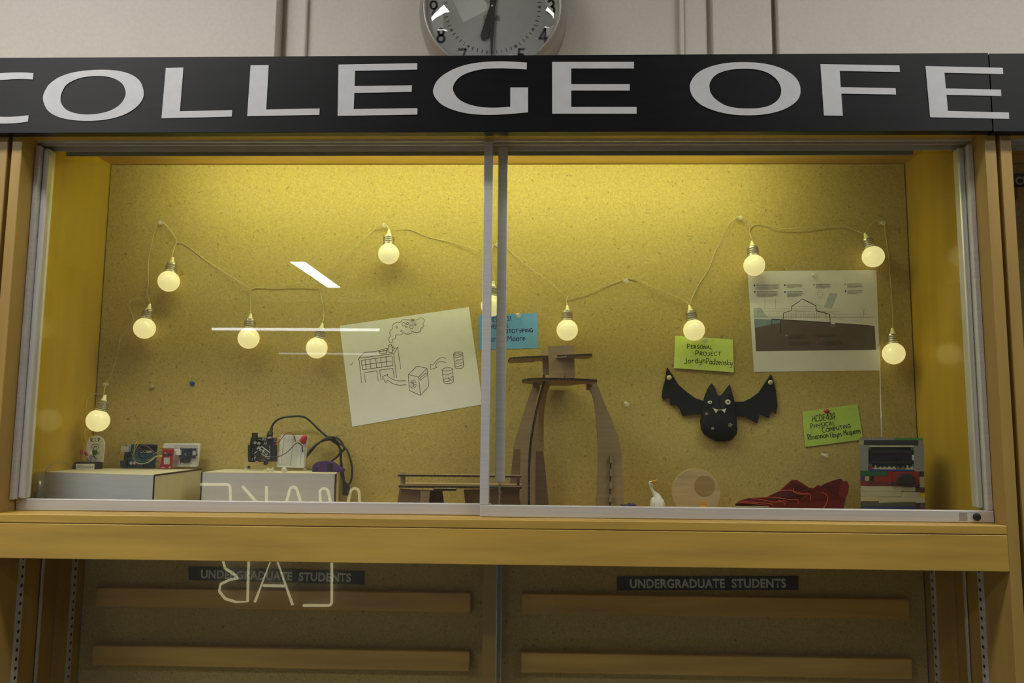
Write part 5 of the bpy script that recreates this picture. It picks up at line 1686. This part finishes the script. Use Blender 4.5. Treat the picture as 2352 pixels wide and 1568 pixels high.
oy = 0.140
oc = P(1616.5, 1180.0, oy)
orn = thing('ornament', 'small orange ornament ball with a hanging loop before the wooden disc', 'ornament', (oc.x, oy, FZ))
ORG = mat('orange_plastic', (0.78, 0.27, 0.015), 0.4)
r_ = oc.z-FZ
r_ = min(r_, 0.0172)
oc.z = FZ+r_
top = P(1617, 1161, oy).z
MB().ball(oc, 1.0, 24, r_, r_, (top-FZ)/2).build('ball', ORG, orn, True)
for o in orn.children:
    o.location.z += (top-FZ)/2-r_
lc = P(1616.8, 1157, oy)
MB().tube([lc+Vector((0.0034*math.cos(a*0.3491), 0, 0.0040*math.sin(a*0.3491))) for a in range(19)], 0.0013, 8, False).build('loop', ORG, orn, True)

# ================================================================ red felt slipper
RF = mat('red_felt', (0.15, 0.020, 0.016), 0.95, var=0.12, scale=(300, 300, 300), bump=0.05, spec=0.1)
RFD = mat('shaded_red_felt', (0.062, 0.009, 0.007), 0.95, var=0.12, scale=(300, 300, 300), spec=0.1)  # same felt darkened: shade inside the slipper put into the colour
ORT = mat('orange_thread', (0.62, 0.085, 0.015), 0.7)
sh = thing('felt_slipper', 'dark red felt slipper laced with orange thread', 'shoe', tuple(P(1820, 1168, 0.17)))
sh.location.z = FZ
sh['org'] = list(sh.location)


def felt(name, pts, m_, th=0.003):
    """sheet of felt: (crop x, crop y, depth) outline, fanned from its middle"""
    a = []
    for x, y, dpt in pts:
        q = P(*KE([(x, y)])[0], dpt)
        if y >= 1140:
            q.z = FZ
        a.append(q)
    c_ = sum(a, Vector())/len(a)
    n = len(a)
    off = Vector((0, th, 0))
    v = a+[c_]+[p+off for p in a]+[c_+off]
    fs = []
    for i in range(n):
        j = (i+1) % n
        fs += [(i, j, n), (n+1+i, 2*n+1, n+1+j), (i, n+1+i, n+1+j, j)]
    return MB().add(v, fs).build(name, m_, sh)


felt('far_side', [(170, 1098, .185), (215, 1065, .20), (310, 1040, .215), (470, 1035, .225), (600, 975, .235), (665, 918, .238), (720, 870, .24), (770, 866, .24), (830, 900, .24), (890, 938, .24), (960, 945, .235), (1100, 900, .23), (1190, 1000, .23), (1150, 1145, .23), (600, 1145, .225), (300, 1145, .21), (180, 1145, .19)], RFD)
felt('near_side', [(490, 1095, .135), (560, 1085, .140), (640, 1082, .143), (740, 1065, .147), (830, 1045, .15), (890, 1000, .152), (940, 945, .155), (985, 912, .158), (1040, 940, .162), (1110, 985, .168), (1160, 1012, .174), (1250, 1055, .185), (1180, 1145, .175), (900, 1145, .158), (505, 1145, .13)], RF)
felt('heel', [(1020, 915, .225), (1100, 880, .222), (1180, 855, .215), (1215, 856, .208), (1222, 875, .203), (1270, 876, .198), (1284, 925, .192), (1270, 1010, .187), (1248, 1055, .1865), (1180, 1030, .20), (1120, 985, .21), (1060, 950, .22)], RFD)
felt('far_rim', [(600, 972, .2335), (665, 915, .2365), (720, 866, .2385), (770, 862, .2385), (830, 897, .2385), (890, 937, .2385), (880, 948, .2385), (825, 915, .2385), (768, 884, .2385), (728, 888, .2385), (680, 930, .2365), (615, 985, .2335)], RF, 0.002)
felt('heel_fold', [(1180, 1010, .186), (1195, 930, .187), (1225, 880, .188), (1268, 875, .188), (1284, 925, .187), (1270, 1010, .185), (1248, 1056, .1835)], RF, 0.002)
MB().prism(KE([(490, 1097), (560, 1087), (640, 1083), (560, 1058), (480, 1036), (310, 1041), (215, 1065), (172, 1098), (300, 1100)]), 0.165, 0.168).build('vamp', RF, sh)
for pts in ([(600, 970), (660, 965), (720, 965), (780, 985), (830, 995), (885, 992), (905, 1020), (905, 1065)], [(730, 975), (770, 995), (810, 1002), (890, 1000)], [(480, 1028), (560, 1036), (640, 1045), (710, 1058), (760, 1052), (785, 1070), (780, 1102)], [(310, 1040), (380, 1050), (450, 1062), (540, 1078), (620, 1078), (650, 1090), (652, 1112)],
            [(205, 1068), (300, 1078), (400, 1085), (500, 1095), (530, 1108), (540, 1125)], [(1010, 988), (1050, 1000), (1072, 1040), (1060, 1095), (1030, 1140)], [(740, 945), (735, 965), (750, 985)], [(590, 1060), (620, 1075), (640, 1062), (670, 1075)], [(190, 1080), (300, 1090), (480, 1112)]):
    q = [P(x, y, 0.131+0.00003*max(0, 0)) for x, y in smooth(KE(pts), 5)]
    q = [P(x, y, 0.128 + (0.02 if (x-1650)*4.2764 > 980 else 0.0)) for x, y in smooth(KE(pts), 5)]
    MB().tube(q, 0.0006, 5).build('lace', ORT, sh, True)
cp = thing('cardboard_piece', 'flat grey brown cardboard piece under the slipper toe', 'cardboard', tuple(P(1725, 1168, 0.115)))
zt_ = P(*KE([(300, 1128)])[0], 0.108).z
a = [P(*KE([(132, 1122)])[0], 0.108), P(*KE([(492, 1128)])[0], 0.108), P(*KE([(495, 1102)])[0], 0.124), P(*KE([(172, 1098)])[0], 0.124)]
a = [Vector((p.x, p.y, zt_)) for p in a]
mb = MB().hexa(a, [p-Vector((0, 0, 0.005)) for p in a])
for i in range(1, 6):
    mb.m[i] = 1
mb.build('top_sheet', [mat('cardboard_pale', (0.36, 0.29, 0.175), 0.9), CARDE], cp)
a = [p-Vector((0, 0, 0.0051)) for p in a]
MB().hexa(a, [Vector((p.x, p.y, FZ)) for p in a]).build('lower_sheets', CARD, cp)

# ================================================================ brick tower
LG = 0.168
# the tower is turned a little to face the room: its front is a slanted plane
P_flat = P
TH = math.radians(20)
BACK = Vector((math.sin(TH), math.cos(TH), 0))
PL0 = P_flat(2056, 1100, LG)


def P(px, py, y):
    d = ray(px, py)
    o = PL0+BACK*(y-LG)
    return CAM+d*((o-CAM).dot(BACK)/d.dot(BACK))


bt_ = thing('brick_tower', 'tower of coloured toy bricks around a small dark screen', 'brick model', tuple(P_flat(2050, 1168, LG)))
bt_.location.z = FZ
bt_['org'] = list(bt_.location)
BC = {'lg': (0.20, 0.205, 0.185), 'gr': (0.035, 0.20, 0.045), 'tan': (0.34, 0.29, 0.145), 'bk': (0.030, 0.027, 0.025), 'cr': (0.44, 0.41, 0.29), 'rd': (0.23, 0.022, 0.012), 'bl': (0.030, 0.042, 0.19),
      'dg': (0.022, 0.095, 0.035), 'dr': (0.115, 0.022, 0.018), 'br': (0.062, 0.030, 0.022), 'wh': (0.40, 0.375, 0.255), 'ye': (0.52, 0.37, 0.0), 'dk': (0.075, 0.075, 0.062), 'tb': (0.16, 0.12, 0.06), 'cy': (0.44, 0.40, 0.22)}
BM = {k: mat('brick_'+k, v, 0.28, var=0.015) for k, v in BC.items()}
BR = [(190, 203, 832, 238, 'lg'), (832, 203, 1335, 240, 'gr'), (187, 238, 267, 328, 'tan'), (267, 238, 1250, 331, 'bk'), (1250, 240, 1336, 335, 'lg'),
      (190, 328, 352, 790, 'lg'), (1170, 335, 1352, 805, 'lg'), (352, 333, 672, 363, 'cr'), (672, 333, 1169, 364, 'cr'),
      (362, 715, 440, 763, 'rd'), (440, 736, 522, 765, 'wh'), (522, 737, 848, 767, 'wh'), (848, 737, 1012, 769, 'tb'), (1012, 738, 1182, 772, 'wh'), (360, 765, 1184, 802, 'bl'),
      (205, 790, 690, 886, 'dg'), (690, 800, 775, 888, 'rd'), (775, 803, 1270, 996, 'rd'), (448, 888, 775, 985, 'rd'), (208, 886, 284, 974, 'bl'), (284, 886, 367, 977, 'tan'), (367, 886, 448, 980, 'bk'),
      (1270, 808, 1352, 900, 'bk'), (1271, 901, 1358, 996, 'tan'), (1272, 997, 1360, 1090, 'tan'), (208, 975, 290, 1062, 'rd'), (290, 980, 780, 1072, 'dr'), (780, 996, 1270, 1086, 'dr'),
      (208, 1066, 1194, 1163, 'wh'), (1194, 1090, 1363, 1185, 'br'), (210, 1163, 295, 1254, 'wh'), (295, 1163, 944, 1256, 'wh'), (944, 1172, 1281, 1268, 'wh'), (1281, 1187, 1366, 1280, 'ye'),
      (212, 1256, 537, 1342, 'cy'), (537, 1262, 1369, 1370, 'wh'), (217, 1345, 1200, 1438, 'dk'), (1200, 1375, 1285, 1452, 'br'), (1285, 1378, 1371, 1475, 'dk'), (217, 1440, 1199, 1480, 'bl')]
for x0, y0, x1, y1, c in BR:
    MB().prism(KJ([(x0+0.7, y0+0.7), (x1-0.7, y0+0.7), (x1-0.7, y1-0.7), (x0+0.7, y1-0.7)]), LG, LG+0.0156).build('brick', BM[c], bt_, bevel=0.0002, seg=1)
a, b = P(*KJ([(212, 240)])[0], LG+0.0158), P(*KJ([(1345, 240)])[0], LG+0.0158)
zt = P(*KJ([(500, 203)])[0], LG).z
ex = Vector((b.x-a.x, b.y-a.y, 0)).normalized()
f0, f1 = a+ex*0.002, b-ex*0.003
core = [Vector((p.x, p.y, 0)) for p in (f0, f1, f1+BACK*0.044, f0+BACK*0.044)]
MB().hexa([p+Vector((0, 0, FZ)) for p in core], [p+Vector((0, 0, zt-0.004)) for p in core]).build('tower_core', BM['lg'], bt_)
for i in range(14):
    q = P(*KJ([(232+80*i, 203)])[0], LG)+BACK*0.006
    MB().lathe([(0.0025, 0), (0.0025, 0.0017), (0, 0.0017)], (q.x, q.y, zt-0.0001), (0, 0, 1), 14).build('stud', BM['lg' if i < 8 else 'gr'], bt_)
for i, x in enumerate((565, 645, 727, 808, 885, 972, 1135)):
    MB().prism(KJ([(x-22, 716), (x+22, 716), (x+22, 738), (x-22, 738)]), LG+0.004, LG+0.009).build('stud', BM['tb' if x in (885, 972) else 'wh'], bt_)
for x in (480, 1055):
    MB().prism(KJ([(x-15, 690), (x+15, 690), (x+15, 738), (x-15, 738)]), LG+0.002, LG+0.005).build('clip', BM['wh'], bt_)
MB().prism(KJ([(795, 1060), (832, 1060), (834, 1074), (797, 1074)]), LG-0.002, LG).build('clip', BM['wh'], bt_)
lc_ = MB().prism(KJ([(352, 364), (1170, 366), (1182, 735), (360, 720)]), LG+0.006, LG+0.0080).build('screen_module', mat('lcd_board', (0.014, 0.035, 0.034), 0.4, var=0.1), bt_)
MB().prism(KJ([(400, 425), (1125, 425), (1132, 668), (406, 662)]), LG+0.0020, LG+0.0059).build('bezel', mat('lcd_bezel', (0.018, 0.017, 0.013), 0.4), lc_, bevel=0.0005)
MB().prism(KJ([(420, 470), (1095, 472), (1098, 622), (424, 618)]), LG+0.0015, LG+0.0021).build('screen', mat('lcd_glass', (0.014, 0.011, 0.022), 0.15), lc_)
MB().prism(KJ([(1134, 505), (1166, 505), (1168, 600), (1136, 600)]), LG+0.0030, LG+0.0059).build('connector', SILK, lc_)
for x, y in ((378, 388), (1145, 390), (386, 686), (1155, 693)):
    (a, b), = KJ([(x, y)])
    rg = MB().disc(a, b, 3.0, LG+0.0055, LG+0.0061, 16).build('hole_ring', METAL, lc_)
    MB().disc(a, b, 1.9, LG+0.0052, LG+0.0056, 14).build('screw_hole', BLACK, lc_)
dots(KJ, LG+0.0057, 430, 850, 384, 384, 16, 1, 6).build('solder_row', mat('solder_dim', (0.14, 0.13, 0.10), 0.5), lc_, kind='stuff')
m = MB()
for i in range(16):
    x = 424+i*26
    m.lines([KJ([(x, 403), (x+12, 405)])], 0.8, LG+0.0057)
m.build('pin_legend', MATS['solder_dim'], lc_, kind='stuff')
KNB = mat('knob_black', (0.022, 0.018, 0.018), 0.35)
kn = [(1025+165*math.cos(math.radians(a)), 955-118*math.sin(math.radians(a))) for a in range(0, 181, 12)]
kd = MB().prism(KJ(kn+[(862, 1040), (905, 1035), (1150, 1042), (1190, 1048)]), LG-0.008, LG+0.0005).build('dial', KNB, bt_, bevel=0.0015, seg=2)
MB().prism(KJ([(1025+125*math.cos(math.radians(a)), 945-78*math.sin(math.radians(a))) for a in range(0, 360, 15)]), LG-0.0092, LG-0.0079).build('dial_face', mat('knob_face', (0.030, 0.026, 0.025), 0.25), kd)
for s in (0, 1):
    MB().prism(KJ([(785, 1005), (845, 1050), (830, 1072), (783, 1070)] if s == 0 else [(1262, 1018), (1268, 1085), (1205, 1082), (1235, 1040)]), LG-0.0015, LG+0.0002).build('wedge', BM['bk'], bt_)

P = P_flat
BACK = Vector((0, 1, 0))

# thin white cord dropping into the brick tower
wc_ = thing('hanging_cable', 'thin white cord running straight down from the print to the brick tower', 'cable', tuple(P(2025, 1003, D-0.05)))
q = [P(2019.5, 791, D-0.004), P(2020.3, 794, D-0.006), P(2021.5, 850, D-0.012), P(2022.3, 900, D-0.022), P(2024, 960, D-0.040), P(2025.6, 1004, D-0.06)]
MB().tube(q, 0.0010, 6).build('cord', mat('white_cord', (0.62, 0.58, 0.50), 0.5), wc_, True)
MB().tube([P(2018, 790, D-0.001), P(2017.5, 796, D-0.004), P(2021, 796, D-0.005)], 0.0007, 6).build('hook', METAL, wc_, True)
